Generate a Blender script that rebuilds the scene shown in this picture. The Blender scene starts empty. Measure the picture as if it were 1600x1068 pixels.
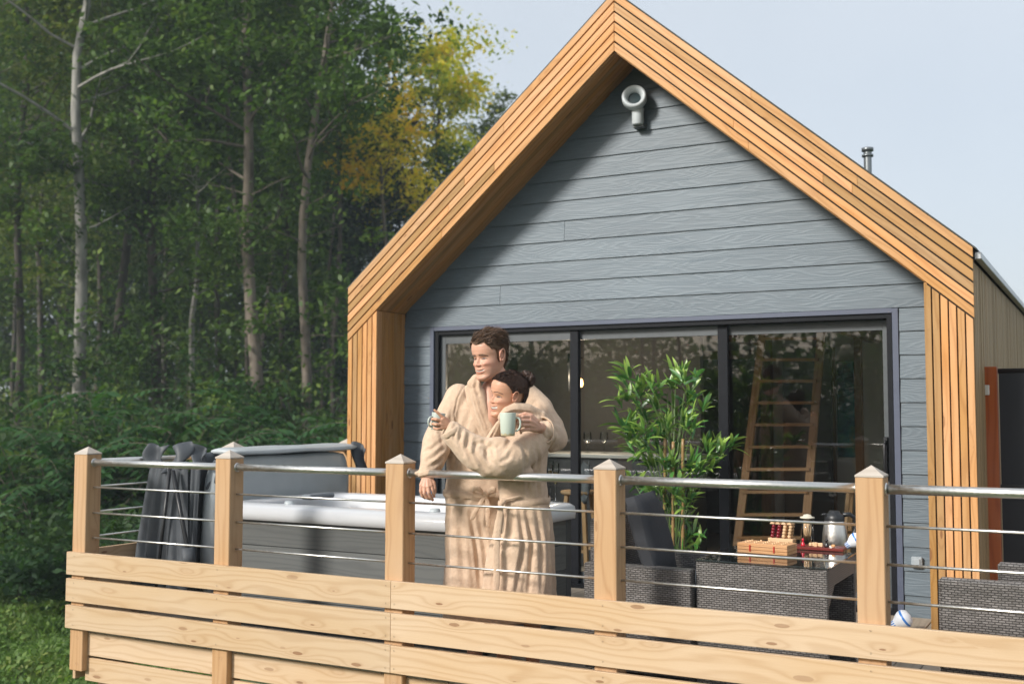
import bpy, bmesh, math, random
import numpy as np
from mathutils import Vector, Matrix, noise as mnoise
from mathutils.bvhtree import BVHTree
random.seed(7); RNG = np.random.default_rng(7)
S = bpy.context.scene
COL = S.collection
R = math.radians

# ---------------------------------------------------------------- camera
ZC, FPX, YAW, PITCH, ROLL = 1.397, 1717.0, R(28.673), R(3.6), R(.07)
FW = Vector((-math.sin(YAW)*math.cos(PITCH), math.cos(YAW)*math.cos(PITCH), math.sin(PITCH)))
RT0 = Vector((math.cos(YAW), math.sin(YAW), 0)); UP0 = RT0.cross(FW)
RT = RT0*math.cos(ROLL)+UP0*math.sin(ROLL); UP = UP0*math.cos(ROLL)-RT0*math.sin(ROLL)
cam = bpy.data.cameras.new('camera'); camo = bpy.data.objects.new('camera', cam); COL.objects.link(camo)
mt = Matrix((RT, UP, -FW)).transposed().to_4x4(); mt.translation = (0, 0, ZC)
camo.matrix_world = mt
cam.sensor_width = 36; cam.lens = FPX/1600*36; cam.clip_end = 2000; cam.clip_start = .05
cam.dof.use_dof = True; cam.dof.focus_distance = 5.85; cam.dof.aperture_fstop = 2.5
S.camera = camo
# ---------------------------------------------------------------- sky, sun, exposure
SUNDIR = Vector((.46, 1, -.61)).normalized()          # the way the light travels
w = bpy.data.worlds.new('World'); S.world = w; w.use_nodes = True
nt = w.node_tree; bg = nt.nodes['Background']
sky = nt.nodes.new('ShaderNodeTexSky'); sky.sky_type = 'NISHITA'; sky.sun_disc = False
sky.sun_elevation = R(29); sky.sun_rotation = math.atan2(-SUNDIR.x, -SUNDIR.y)
sky.air_density = 1.0; sky.dust_density = 4.0; sky.ozone_density = 1.0; sky.altitude = 50
veil = nt.nodes.new('ShaderNodeMixRGB'); veil.inputs[0].default_value = .78        # thin high cloud over the blue
tcw = nt.nodes.new('ShaderNodeTexCoord'); nzw = nt.nodes.new('ShaderNodeTexNoise'); nzw.inputs['Scale'].default_value = 1.6; nzw.inputs['Detail'].default_value = 4
crw = nt.nodes.new('ShaderNodeValToRGB'); crw.color_ramp.elements[0].color = (3.15, 3.45, 3.8, 1); crw.color_ramp.elements[1].color = (3.95, 4.15, 4.35, 1)
crw.color_ramp.elements[0].position = .3; crw.color_ramp.elements[1].position = .7
nt.links.new(tcw.outputs['Generated'], nzw.inputs['Vector']); nt.links.new(nzw.outputs[0], crw.inputs[0]); nt.links.new(crw.outputs[0], veil.inputs[2])
nt.links.new(sky.outputs[0], veil.inputs[1]); nt.links.new(veil.outputs[0], bg.inputs[0]); bg.inputs[1].default_value = .15
sl = bpy.data.lights.new('sun', 'SUN'); sl.energy = 3.35; sl.angle = R(12); sl.color = (1, .96, .90)
so = bpy.data.objects.new('sun', sl); COL.objects.link(so)
so.rotation_euler = SUNDIR.to_track_quat('-Z', 'Y').to_euler(); so.location = (-10, -20, 20)
S.view_settings.view_transform = 'Standard'; S.view_settings.look = 'None'
S.view_settings.gamma = 1; S.view_settings.exposure = .5
S.cycles.use_denoising = True
S.cycles.max_bounces = 8; S.cycles.transparent_max_bounces = 16
S.cycles.caustics_reflective = False; S.cycles.caustics_refractive = False
S.cycles.sample_clamp_indirect = 6

# ---------------------------------------------------------------- helpers
def pray(u, v): return FW + RT*((u-800)/FPX) - UP*((v-534)/FPX)
def aty(u, v, y): d = pray(u, v); return Vector((0, 0, ZC)) + d*(y/d.y)
def atd(u, v, t): return Vector((0, 0, ZC)) + pray(u, v)*t
def tag(o, label=None, cat=None, group=None, kind=None):
    if label: o['label'] = label
    if cat: o['category'] = cat
    if group: o['group'] = group
    if kind: o['kind'] = kind
    return o
def empty(name, loc=(0, 0, 0), rz=0, **k):
    o = bpy.data.objects.new(name, None); COL.objects.link(o); o.location = loc; o.rotation_euler = (0, 0, rz)
    o.empty_display_size = .1
    return tag(o, **k)
def link(name, me, parent=None, **k):
    o = bpy.data.objects.new(name, me); COL.objects.link(o)
    if parent is not None:
        o.parent = parent
        # meshes are written in world coordinates: undo the parent's transform (parents are unrotated or handled by caller)
        if not k.pop('local', False): o.location = -Vector(root_loc(parent))
    else: k.pop('local', None)
    return tag(o, **k)
def root_loc(p):
    l = Vector((0, 0, 0))
    while p is not None: l = l + p.location; p = p.parent
    return l
class MB:
    def __init__(s): s.v = []; s.f = []; s.uv = []; s.mi = []; s.sm = []
    def face(s, idx, uv=None, mi=0, sm=False):
        s.f.append(idx); s.uv.append(uv if uv else [(0, 0)]*len(idx)); s.mi.append(mi); s.sm.append(sm)
    def prism(s, poly, o, ex, ey, ez, d0, d1, mi=0, ua=0, off=None):
        """poly in (ex,ey) plane extruded along ez from d0 to d1; ua: axis that carries the grain 0=ex 1=ey 2=ez or Vector"""
        o = Vector(o); ex = Vector(ex); ey = Vector(ey); ez = Vector(ez)
        n = len(poly); b = len(s.v)
        la = ua if isinstance(ua, Vector) else (ex, ey, ez)[ua]
        if off is None: off = (random.uniform(0, 40), random.uniform(0, 40))
        ar = sum(poly[i][0]*poly[(i+1) % n][1]-poly[(i+1) % n][0]*poly[i][1] for i in range(n))
        if (ar < 0) != (ex.cross(ey).dot(ez) < 0): poly = poly[::-1]
        P = [o+ex*x+ey*y+ez*d0 for x, y in poly]+[o+ex*x+ey*y+ez*d1 for x, y in poly]
        s.v += P
        fs = [tuple(reversed(range(n))), tuple(range(n, 2*n))]+[(i, (i+1) % n, n+(i+1) % n, n+i) for i in range(n)]
        for k, f in enumerate(fs):
            p0, p1, p2 = P[f[0]], P[f[1]], P[f[2]]
            nn = (p1-p0).cross(p2-p1)
            nn = nn.normalized() if nn.length > 1e-12 else Vector((0, 0, 1))
            if abs(nn.dot(la)) > .9:   # end grain
                a = nn.orthogonal().normalized(); c = nn.cross(a)
                uv = [((P[i]-o).dot(a)*.2+off[0], (P[i]-o).dot(c)+off[1]) for i in f]
            else:
                c = nn.cross(la).normalized()
                uv = [((P[i]-o).dot(la)+off[0], (P[i]-o).dot(c)+off[1]+k*.13) for i in f]
            s.face(tuple(b+i for i in f), uv, mi)
        return s
    def box(s, c, size, ua=0, mi=0, rot=None, off=None):
        M = rot if rot is not None else Matrix.Identity(3)
        hx, hy, hz = size[0]/2, size[1]/2, size[2]/2
        return s.prism([(-hx, -hy), (hx, -hy), (hx, hy), (-hx, hy)], c, M.col[0], M.col[1], M.col[2], -hz, hz, mi, ua, off)
    def bb(s, x0, x1, y0, y1, z0, z1, ua=0, mi=0): return s.box(((x0+x1)/2, (y0+y1)/2, (z0+z1)/2), (abs(x1-x0), abs(y1-y0), abs(z1-z0)), ua, mi)
    def beam(s, p0, p1, w_, h_, mi=0, up=(0, 0, 1)):
        p0, p1 = Vector(p0), Vector(p1); a = (p1-p0); L = a.length; a.normalize()
        u = Vector(up); b = u.cross(a).normalized() if abs(a.dot(u)) < .99 else Vector((1, 0, 0)); c = a.cross(b)
        return s.prism([(0, -h_/2), (L, -h_/2), (L, h_/2), (0, h_/2)], p0, a, c, b, -w_/2, w_/2, mi, 0)
    def tube(s, pts, rad, n=10, mi=0, cap=True, ref=None, sx=1.0):
        pts = [Vector(p) for p in pts]; m = len(pts)
        if not hasattr(rad, '__len__'): rad = [rad]*m
        b = len(s.v); L = 0; last = None
        for i, p in enumerate(pts):
            t = (pts[min(i+1, m-1)]-pts[max(i-1, 0)])
            t = t.normalized() if t.length > 1e-9 else Vector((0, 0, 1))
            if last is None:
                a = Vector(ref) if ref is not None else t.orthogonal()
                a = (a-t*a.dot(t)).normalized()
            else:
                a = (last-t*last.dot(t)); a = a.normalized() if a.length > 1e-6 else t.orthogonal().normalized()
            last = a; c = t.cross(a)
            if i: L += (p-pts[i-1]).length
            for k in range(n):
                th = 2*math.pi*k/n
                s.v.append(p+a*(rad[i]*math.cos(th))+c*(rad[i]*sx*math.sin(th)))
        Ls = 0
        for i in range(m-1):
            d = (pts[i+1]-pts[i]).length
            for k in range(n):
                k2 = (k+1) % n; r_ = 2*math.pi*rad[i]/n
                s.face((b+i*n+k, b+i*n+k2, b+(i+1)*n+k2, b+(i+1)*n+k), [(Ls, k*r_), (Ls, (k+1)*r_), (Ls+d, (k+1)*r_), (Ls+d, k*r_)], mi, True)
            Ls += d
        if cap:
            s.face(tuple(b+k for k in reversed(range(n))), None, mi)
            s.face(tuple(b+(m-1)*n+k for k in range(n)), None, mi)
        return s
    def lathe(s, c, prof, n=24, mi=0, M=None, close=False):
        """prof: list of (r,z)"""
        b = len(s.v); c = Vector(c); M = M or Matrix.Identity(3)
        for r_, z_ in prof:
            for k in range(n):
                th = 2*math.pi*k/n
                s.v.append(c+M@Vector((r_*math.cos(th), r_*math.sin(th), z_)))
        for i in range(len(prof)-1):
            for k in range(n):
                k2 = (k+1) % n
                s.face((b+i*n+k, b+i*n+k2, b+(i+1)*n+k2, b+(i+1)*n+k), [(k/n, prof[i][1]), (k2/n if k2 else 1, prof[i][1]), (k2/n if k2 else 1, prof[i+1][1]), (k/n, prof[i+1][1])], mi, True)
        if close:
            s.face(tuple(b+k for k in reversed(range(n))), None, mi); s.face(tuple(b+(len(prof)-1)*n+k for k in range(n)), None, mi)
        return s
    def mesh(s, name, mats):
        me = bpy.data.meshes.new(name); me.from_pydata([tuple(v) for v in s.v], [], s.f)
        ul = me.uv_layers.new(name='UVMap'); flat = [c for u in s.uv for p in u for c in p]
        ul.data.foreach_set('uv', flat)
        me.polygons.foreach_set('material_index', s.mi); me.polygons.foreach_set('use_smooth', s.sm)
        for m in (mats if isinstance(mats, (list, tuple)) else [mats]): me.materials.append(m)
        me.update(); return me
    def build(s, name, mats, parent=None, bevel=0, **k):
        me = s.mesh(name, mats)
        if s.sm and any(s.sm):
            pass
        o = link(name, me, parent, **k)
        if bevel:
            md = o.modifiers.new('bevel', 'BEVEL'); md.width = bevel; md.segments = 1; md.limit_method = 'ANGLE'; md.angle_limit = R(50)
        return o

# ---------------------------------------------------------------- materials
class NT:
    def __init__(s, name):
        s.m = bpy.data.materials.new(name); s.m.use_nodes = True; s.t = s.m.node_tree; s.n = s.t.nodes; s.b = s.n['Principled BSDF']
        s.out = s.n['Material Output']
    def node(s, ty, **k):
        n = s.n.new('ShaderNode'+ty)
        for a, v in k.items(): setattr(n, a, v)
        return n
    def L(s, a, b): s.t.links.new(a, b)
    def val(s, inp, v):
        if hasattr(v, 'is_output') or isinstance(v, bpy.types.NodeSocket): s.L(v, inp)
        else: inp.default_value = v
    def math(s, op, a, b=0.0, c=None, clamp=False):
        n = s.node('Math', operation=op, use_clamp=clamp); s.val(n.inputs[0], a); s.val(n.inputs[1], b)
        if c is not None: s.val(n.inputs[2], c)
        return n.outputs[0]
    def mix(s, f, a, b, mode='MIX'):
        n = s.node('MixRGB', blend_type=mode); s.val(n.inputs[0], f); s.val(n.inputs[1], rgba(a)); s.val(n.inputs[2], rgba(b)); return n.outputs[0]
    def vmul(s, vec, xyz):
        n = s.node('VectorMath', operation='MULTIPLY'); s.L(vec, n.inputs[0]); n.inputs[1].default_value = xyz; return n.outputs[0]
    def noise(s, vec, scale=1, detail=3, rough=.5, dist=0, out=0):
        n = s.node('TexNoise'); 
        if vec is not None: s.L(vec, n.inputs['Vector'])
        n.inputs['Scale'].default_value = scale; n.inputs['Detail'].default_value = detail; n.inputs['Roughness'].default_value = rough; n.inputs['Distortion'].default_value = dist
        return n.outputs[out]
    def ramp(s, f, stops, interp='LINEAR'):
        n = s.node('ValToRGB'); s.L(f, n.inputs[0]); cr = n.color_ramp; cr.interpolation = interp
        while len(cr.elements) < len(stops): cr.elements.new(.5)
        for e, (p, c) in zip(cr.elements, stops): e.position = p; e.color = rgba(c) if not isinstance(c, (int, float)) else (c, c, c, 1)
        return n.outputs[0]
    def rng(s, f, a, b, c=0., d=1.):
        n = s.node('MapRange'); s.val(n.inputs[0], f); n.inputs[1].default_value = a; n.inputs[2].default_value = b; n.inputs[3].default_value = c; n.inputs[4].default_value = d; return n.outputs[0]
    def bump(s, h, strength=.3, dist=.01, nrm=None):
        n = s.node('Bump'); s.L(h, n.inputs['Height']); n.inputs['Strength'].default_value = strength; n.inputs['Distance'].default_value = dist
        if nrm is not None: s.L(nrm, n.inputs['Normal'])
        s.L(n.outputs[0], s.b.inputs['Normal']); return n.outputs[0]
    def base(s, c): s.val(s.b.inputs['Base Color'], rgba(c)); return s
    def set(s, **k):
        for a, v in k.items(): s.val(s.b.inputs[a.replace('_', ' ')], v)
        return s
def rgba(c):
    if isinstance(c, (tuple, list)) and len(c) == 3: return (c[0], c[1], c[2], 1)
    return c
def srgb(r, g, b):
    f = lambda x: (x/255/12.92 if x/255 <= .04045 else ((x/255+.055)/1.055)**2.4)
    return (f(r), f(g), f(b))

def wood(name, light, dark, knot, grain=1.0, rough=.62, bumpd=.0015, knots=1.0, isl=.16):
    m = NT(name); uv = m.node('TexCoord').outputs['UV']; geo = m.node('NewGeometry')
    isr = geo.outputs['Random Per Island']
    sep = m.node('SeparateXYZ'); m.L(uv, sep.inputs[0]); u, v = sep.outputs[0], sep.outputs[1]
    vo = m.node('TexVoronoi', voronoi_dimensions='2D', feature='F1'); m.L(m.vmul(uv, (2.2, 8.0, 1)), vo.inputs['Vector']); vo.inputs['Scale'].default_value = 1; vo.inputs['Randomness'].default_value = 1
    kd = vo.outputs['Distance']; kc = m.node('SeparateColor'); m.L(vo.outputs['Color'], kc.inputs[0])
    on = m.math('MULTIPLY', m.math('GREATER_THAN', kc.outputs[0], 1-.46*knots), m.rng(kc.outputs[1], 0, 1, .35, 1))
    kin = m.math('MULTIPLY', m.math('LESS_THAN', m.math('ADD', kd, m.math('MULTIPLY', m.noise(m.vmul(uv, (30, 60, 1)), 1, 2), .03)), m.math('MULTIPLY', kc.outputs[2], .12)), on, clamp=True)             # knot core
    kar = m.math('MULTIPLY', m.math('POWER', m.math('SUBTRACT', 1.0, m.math('MULTIPLY', kd, 2.2), clamp=True), 2.0), on)  # flow around
    n1 = m.noise(m.vmul(uv, (.9, 6, 1)), 1, 2, .5)
    ph = m.math('ADD', m.math('MULTIPLY', n1, 34*grain), m.math('MULTIPLY', kar, 15))
    ph = m.math('ADD', ph, m.math('MULTIPLY', v, 150*grain))
    ring = m.math('MULTIPLY_ADD', m.math('SINE', ph), .5, .5)
    fine = m.noise(m.vmul(uv, (5, 260, 1)), 1, 3, .6)
    big = m.noise(m.vmul(uv, (.8, 2.5, 1)), 1, 3, .5)
    g = m.math('MULTIPLY_ADD', m.math('POWER', ring, 3.0), .42, m.math('MULTIPLY', fine, .45))
    g = m.math('ADD', g, m.math('MULTIPLY_ADD', big, .7, -.35))
    c = m.mix(m.math('MULTIPLY', g, 1.0, clamp=True), light, dark)
    hs = m.node('HueSaturation'); m.L(c, hs.inputs['Color'])
    m.L(m.rng(isr, 0, 1, 1-isl, 1+isl), hs.inputs['Value']); m.L(m.rng(isr, 0, 1, .5+isl*.022, .5-isl*.022), hs.inputs['Hue'])
    m.L(m.rng(big, .3, .7, .92, 1.1), hs.inputs['Saturation'])
    c = m.mix(m.math('MULTIPLY', kar, .42, clamp=True), hs.outputs[0], tuple((x*1.6+y)/2.2 for x, y in zip(dark, knot)))
    c = m.mix(m.math('MULTIPLY', kin, .85, clamp=True), c, knot)
    m.base(c); m.set(Roughness=m.rng(fine, .3, .7, rough-.08, rough+.12))
    m.b.inputs['Specular IOR Level'].default_value = .3
    m.bump(m.math('ADD', m.math('MULTIPLY', fine, .6), m.math('MULTIPLY', ring, .3)), .5, bumpd)
    return m.m
M_PINE = wood('pine_board', (.60, .445, .29), (.45, .295, .165), (.23, .115, .055), 1, knots=1.7, isl=.06)
M_POST = wood('pine_post', (.52, .335, .185), (.38, .215, .105), (.25, .12, .05), .9, knots=.8, isl=.06)
M_CEDAR = wood('larch_batten', (.56, .315, .135), (.37, .18, .065), (.19, .08, .03), .8, knots=.8, isl=.3)
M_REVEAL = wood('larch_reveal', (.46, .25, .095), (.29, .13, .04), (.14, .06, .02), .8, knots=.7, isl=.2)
M_CAPW = wood('weathered_cap', (.50, .45, .39), (.36, .31, .26), (.25, .2, .16), .9, knots=.1)
M_WALLW = wood('weathered_batten', (.42, .30, .165), (.29, .20, .105), (.1, .08, .05), .9, knots=.2)
M_DECK = wood('deck_board', (.42, .36, .29), (.30, .25, .19), (.2, .16, .12), .7, knots=.2)
M_RED = wood('red_hardwood', (.40, .13, .05), (.25, .07, .03), (.15, .04, .02), .8, knots=.2)
M_BEECH = wood('pale_wood', (.66, .45, .26), (.52, .32, .16), (.3, .2, .1), 1.5, knots=0)
M_INWOOD = wood('interior_wood', (.36, .21, .11), (.25, .13, .06), (.12, .06, .03), 1, knots=.4)
M_OAK = wood('game_wood', (.62, .36, .17), (.45, .22, .09), (.3, .1, .05), 3, knots=0)
M_MAHOG = wood('dark_red_wood', (.16, .03, .022), (.09, .015, .012), (.05, .01, .01), 1, knots=0, rough=.35)

def simple(name, c, rough=.5, metal=0, nscale=0, namt=.15, bump=0, bdist=.002, **k):
    m = NT(name)
    if nscale:
        tc = m.node('TexCoord').outputs['Object']; n = m.noise(tc, nscale, 4, .55)
        m.base(m.mix(n, tuple(x*(1-namt) for x in c), tuple(min(1, x*(1+namt)) for x in c)))
        if bump: m.bump(n, bump, bdist)
        m.set(Roughness=m.rng(n, .3, .7, max(0, rough-.08), min(1, rough+.08)))
    else: m.base(c); m.set(Roughness=rough)
    m.set(Metallic=metal)
    for a, v in k.items(): m.set(**{a: v})
    return m.m
M_STEEL = simple('brushed_steel', (.74, .72, .68), .36, 1, 60, .06)
M_NAIL = simple('screw_head', (.55, .5, .45), .4, 1)
M_DARKGAP = simple('dark_backing', (.035, .025, .018), .9)
M_ALU = simple('anthracite_frame', (.012, .013, .016), .45, 0, 30, .1)
M_ALU.node_tree.nodes['Principled BSDF'].inputs['Specular IOR Level'].default_value = .12
M_ALUL = simple('grey_sash', (.075, .085, .092), .42, 0, 20, .1)
M_TRIM = simple('blue_grey_trim', (.075, .09, .135), .5, 0, 12, .12)
M_ROOF = simple('roof_sheet', (.05, .055, .05), .8, 0, 6, .4, .3, .01)
M_GUT = simple('gutter_metal', (.42, .44, .46), .35, .6, 10, .1)
M_WHITE = simple('white_acrylic', (.64, .65, .67), .14, 0, 3, .02)
M_VINYL = simple('light_grey_vinyl', (.42, .455, .47), .45, 0, 9, .12, .25, .004)
M_VINYLD = simple('dark_grey_vinyl', (.060, .068, .078), .62, 0, 9, .2, .35, .006)
M_BLACK = simple('black_metal', (.015, .016, .018), .4)
M_CUSH = simple('charcoal_cushion', (.028, .030, .036), .85, 0, 60, .2, .2, .002)
M_CUSHL = simple('grey_cushion', (.20, .22, .24), .9, 0, 150, .35, .3, .002)
M_LAMPG = simple('pale_grey_plastic', (.50, .54, .56), .4)
M_SCREEN = simple('black_screen_mesh', (.012, .013, .017), .7, 0, 300, .3)
M_SHEET = simple('woven_ground', (.1, .1, .1), .9)

def siding():
    m = NT('grey_siding'); uv = m.node('TexCoord').outputs['UV']
    n1 = m.noise(m.vmul(uv, (.9, 7, 1)), 1, 2, .5)
    rg = m.math('MULTIPLY_ADD', m.math('SINE', m.math('MULTIPLY_ADD', n1, 120, m.math('MULTIPLY', m.node('SeparateXYZ').outputs[0], 0))), .5, .5)
    fine = m.noise(m.vmul(uv, (5, 90, 1)), 1, 4, .65)
    big = m.noise(m.vmul(uv, (1.3, 4, 1)), 1, 3, .5)
    h = m.math('MULTIPLY_ADD', m.math('POWER', rg, 2.0), .55, m.math('MULTIPLY', fine, .6))
    c = m.mix(m.math('MULTIPLY_ADD', h, .42, m.math('MULTIPLY_ADD', big, .8, -.35), clamp=True), (.092, .121, .146), (.155, .198, .230))
    isr = m.node('NewGeometry').outputs['Random Per Island']
    hs = m.node('HueSaturation'); m.L(c, hs.inputs['Color']); m.L(m.rng(isr, 0, 1, .93, 1.07), hs.inputs['Value'])
    m.base(hs.outputs[0]); m.set(Roughness=.5); m.b.inputs['Specular IOR Level'].default_value = .45
    m.bump(h, .6, .002); return m.m
M_SIDE = siding()

def glass_mat():
    m = NT('window_glass'); m.n.remove(m.b)
    tr = m.node('BsdfTransparent'); tr.inputs[0].default_value = (.80, .83, .82, 1)
    gl = m.node('BsdfGlossy'); gl.inputs['Roughness'].default_value = .0; gl.inputs[0].default_value = (1, 1, 1, 1)
    fr = m.node('Fresnel'); fr.inputs[0].default_value = 1.52
    f = m.math('MULTIPLY', fr.outputs[0], 2.5, clamp=True)
    mx = m.node('MixShader'); m.L(f, mx.inputs[0]); m.L(tr.outputs[0], mx.inputs[1]); m.L(gl.outputs[0], mx.inputs[2]); m.L(mx.outputs[0], m.out.inputs[0])
    return m.m
M_GLASS = glass_mat()
def clear_glass(name='drinking_glass', tint=(.95, .97, .96)):
    m = NT(name); m.n.remove(m.b)
    tr = m.node('BsdfTransparent'); tr.inputs[0].default_value = (*tint, 1)
    gl = m.node('BsdfGlossy'); gl.inputs['Roughness'].default_value = .03
    lw = m.node('LayerWeight'); lw.inputs[0].default_value = .35
    mx = m.node('MixShader'); m.L(lw.outputs['Fresnel'], mx.inputs[0]); m.L(tr.outputs[0], mx.inputs[1]); m.L(gl.outputs[0], mx.inputs[2]); m.L(mx.outputs[0], m.out.inputs[0])
    return m.m
M_CLEAR = clear_glass()
M_WINE = clear_glass('sparkling_wine', (.85, .72, .35))

def wicker():
    m = NT('grey_wicker'); uv = m.node('TexCoord').outputs['UV']
    br = m.node('TexBrick'); va = m.node('VectorMath', operation='ADD'); vs = m.node('VectorMath', operation='SCALE'); m.L(m.noise(uv, 28, 2, out=1), vs.inputs[0]); vs.inputs['Scale'].default_value = .006; m.L(uv, va.inputs[0]); m.L(vs.outputs[0], va.inputs[1]); m.L(va.outputs[0], br.inputs['Vector']); br.offset = .5; br.squash = 1
    br.inputs['Scale'].default_value = 1; br.inputs['Brick Width'].default_value = .027; br.inputs['Row Height'].default_value = .0105
    br.inputs['Mortar Size'].default_value = .0022; br.inputs['Mortar Smooth'].default_value = .6
    br.inputs['Color1'].default_value = (.16, .15, .14, 1); br.inputs['Color2'].default_value = (.29, .27, .26, 1); br.inputs['Mortar'].default_value = (.035, .032, .03, 1)
    n = m.noise(m.vmul(uv, (8, 8, 1)), 1, 2)
    m.base(m.mix(m.math('MULTIPLY', n, .5), br.outputs[0], (.10, .09, .085))); m.set(Roughness=.42)
    h = m.math('SUBTRACT', 1.0, br.outputs['Fac']); m.bump(h, 1.0, .004); return m.m
M_WICK = wicker()
def terry(name, c, c2):
    m = NT(name); tc = m.node('TexCoord').outputs['Object']
    n = m.noise(tc, 9, 4, .6); n2 = m.noise(tc, 260, 3, .7); n3 = m.noise(tc, 38, 4, .7)
    col = m.mix(m.rng(m.math('MULTIPLY_ADD', n3, .6, m.math('MULTIPLY', n, .4)), .34, .62), c2, c)
    col = m.mix(m.rng(n2, .40, .62, .0, .34), col, tuple(x*.72 for x in c))
    m.base(col); m.set(Roughness=.95); m.b.inputs['Specular IOR Level'].default_value = .1
    m.b.inputs['Sheen Weight'].default_value = .35; m.b.inputs['Sheen Roughness'].default_value = .5; m.b.inputs['Sheen Tint'].default_value = (1, .93, .82, 1)
    h = m.math('ADD', m.math('MULTIPLY', n2, .6), m.math('MULTIPLY', n3, 1.1)); m.bump(h, .9, .006); return m.m
M_ROBE = terry('beige_terry', (.72, .54, .395), (.57, .405, .285))
M_ROBE2 = terry('beige_terry_collar', (.72, .53, .385), (.60, .42, .29))
# ================================================================ THE HOUSE
HL, HR, YF, DD = -5.7385, -.7659, 7.5585, .4315
XC = (HL+HR)/2; SL = .858; ZA, ZAI = 4.587, 4.119; LEG = .302; YW = YF+DD
EXv, EYv, EZv = Vector((1, 0, 0)), Vector((0, 1, 0)), Vector((0, 0, 1))
house = empty('timber_house', (XC, YW, 0), label='gabled cabin with grey-blue lap siding framed by orange timber battens', cat='house')
def zt(z0, x): return z0-SL*abs(x-XC)
def clipseg(k, gap, x0, x1, side):
    pass
fas = MB(); fn = fas; DV = (ZA-ZAI)/6
for side in (-1, 1):
    xe = HR if side > 0 else HL
    a = Vector((side, 0, -SL)).normalized()
    for k in range(6):
        zt0 = ZA-k*DV-.004; zb0 = ZA-(k+1)*DV+.0095
        # the run of battens is cut into two lengths, with the joint at a different place in each row
        cuts = [XC]+[XC+side*random.uniform(.9, 1.9)]+[xe]
        yy = YF+random.uniform(-.0015, .0015)
        for c0, c1 in zip(cuts[:-1], cuts[1:]):
            c0_ = c0+side*(.0008 if c0 != XC else .0012); 
            poly = [(c0_, zt(zb0, c0_)), (c1, zt(zb0, c1)), (c1, zt(zt0, c1)), (c0_, zt(zt0, c0_))]
            fas.prism(poly, (0, 0, 0), EXv, EZv, EYv, yy, yy+.024, 0, a)
        for j in range(4):
            x = XC+side*(.28+j*.62); 
            for dz in (.3, .7): 
                z = zt(zt0*(1-dz)+zb0*dz, x); fn.lathe((x, yy, z), [(.0045, .001), (.0045, -.0015), (0.0005, -.0018)], 6, 1, Matrix.Rotation(R(90), 3, 'X'))
    for k in range(6):
        x0 = (HR-LEG+k*.0505) if side > 0 else (HL+LEG-k*.0505)
        x1 = x0+side*.0420
        zb = lambda x: zt(ZAI-.004, x)
        poly = [(x0, -.25), (x1, -.25), (x1, zb(x1)), (x0, zb(x0))]
        yy = YF+random.uniform(-.0015, .0015)
        fas.prism(poly, (0, 0, 0), EXv, EZv, EYv, yy, yy+.024, 0, 1)
        for z in (1.93, 1.32, .72, .15):
            fn.lathe(((x0+x1)/2, yy, z), [(.0045, .001), (.0045, -.0015), (0.0005, -.0018)], 6, 1, Matrix.Rotation(R(90), 3, 'X'))
fas.build('batten_cladding', [M_CEDAR, M_NAIL], house, bevel=.0025)
bk = MB()
for side in (-1, 1):
    xe = HR-.01 if side > 0 else HL+.01; xi = HR-LEG+.01 if side > 0 else HL+LEG-.01
    bk.prism([(XC, ZAI+.01), (xi, zt(ZAI+.01, xi)), (xi, -.25), (xe, -.25), (xe, zt(ZA-.01, xe)), (XC, ZA-.01)], (0, 0, 0), EXv, EZv, EYv, YF+.027, YF+.05)
bk.build('frame_backing', M_DARKGAP, house)
# reveal boards: soffit and the inside of the legs
rv = MB(); nb = 7; wb = (DD-.024)/nb
for side in (-1, 1):
    xi = HR-LEG if side > 0 else HL+LEG
    a = Vector((side, 0, -SL)).normalized(); nrm = Vector((side*SL, 0, 1)).normalized()
    Ls = (Vector((xi, 0, zt(ZAI, xi)))-Vector((XC, 0, ZAI))).length
    for k in range(nb):
        y0 = YF+.0255+k*wb; y1 = y0+wb-.003
        rv.prism([(.0, 0), (Ls, 0), (Ls+.01, .018), (.0, .018)], (XC, 0, ZAI), a, nrm, EYv, y0, y1, 0, 0)
        rv.bb(min(xi, xi+side*.018), max(xi, xi+side*.018), y0, y1, -.25, zt(ZAI, xi)-.002, 2)
rv.build('reveal_boards', M_REVEAL, house, bevel=.002)
rb = MB()
for side in (-1, 1):
    xi = HR-LEG if side > 0 else HL+LEG; xi += side*.02
    xo = HR-.03 if side > 0 else HL+.03
    rb.prism([(XC, ZAI+.03), (xi, zt(ZAI+.03, xi)), (xi, -.25), (xo, -.25), (xo, zt(ZA-.03, xo)), (XC, ZA-.03)], (0, 0, 0), EXv, EZv, EYv, YF+.052, YW+.05)
rb.build('frame_core', M_DARKGAP, house)
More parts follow.
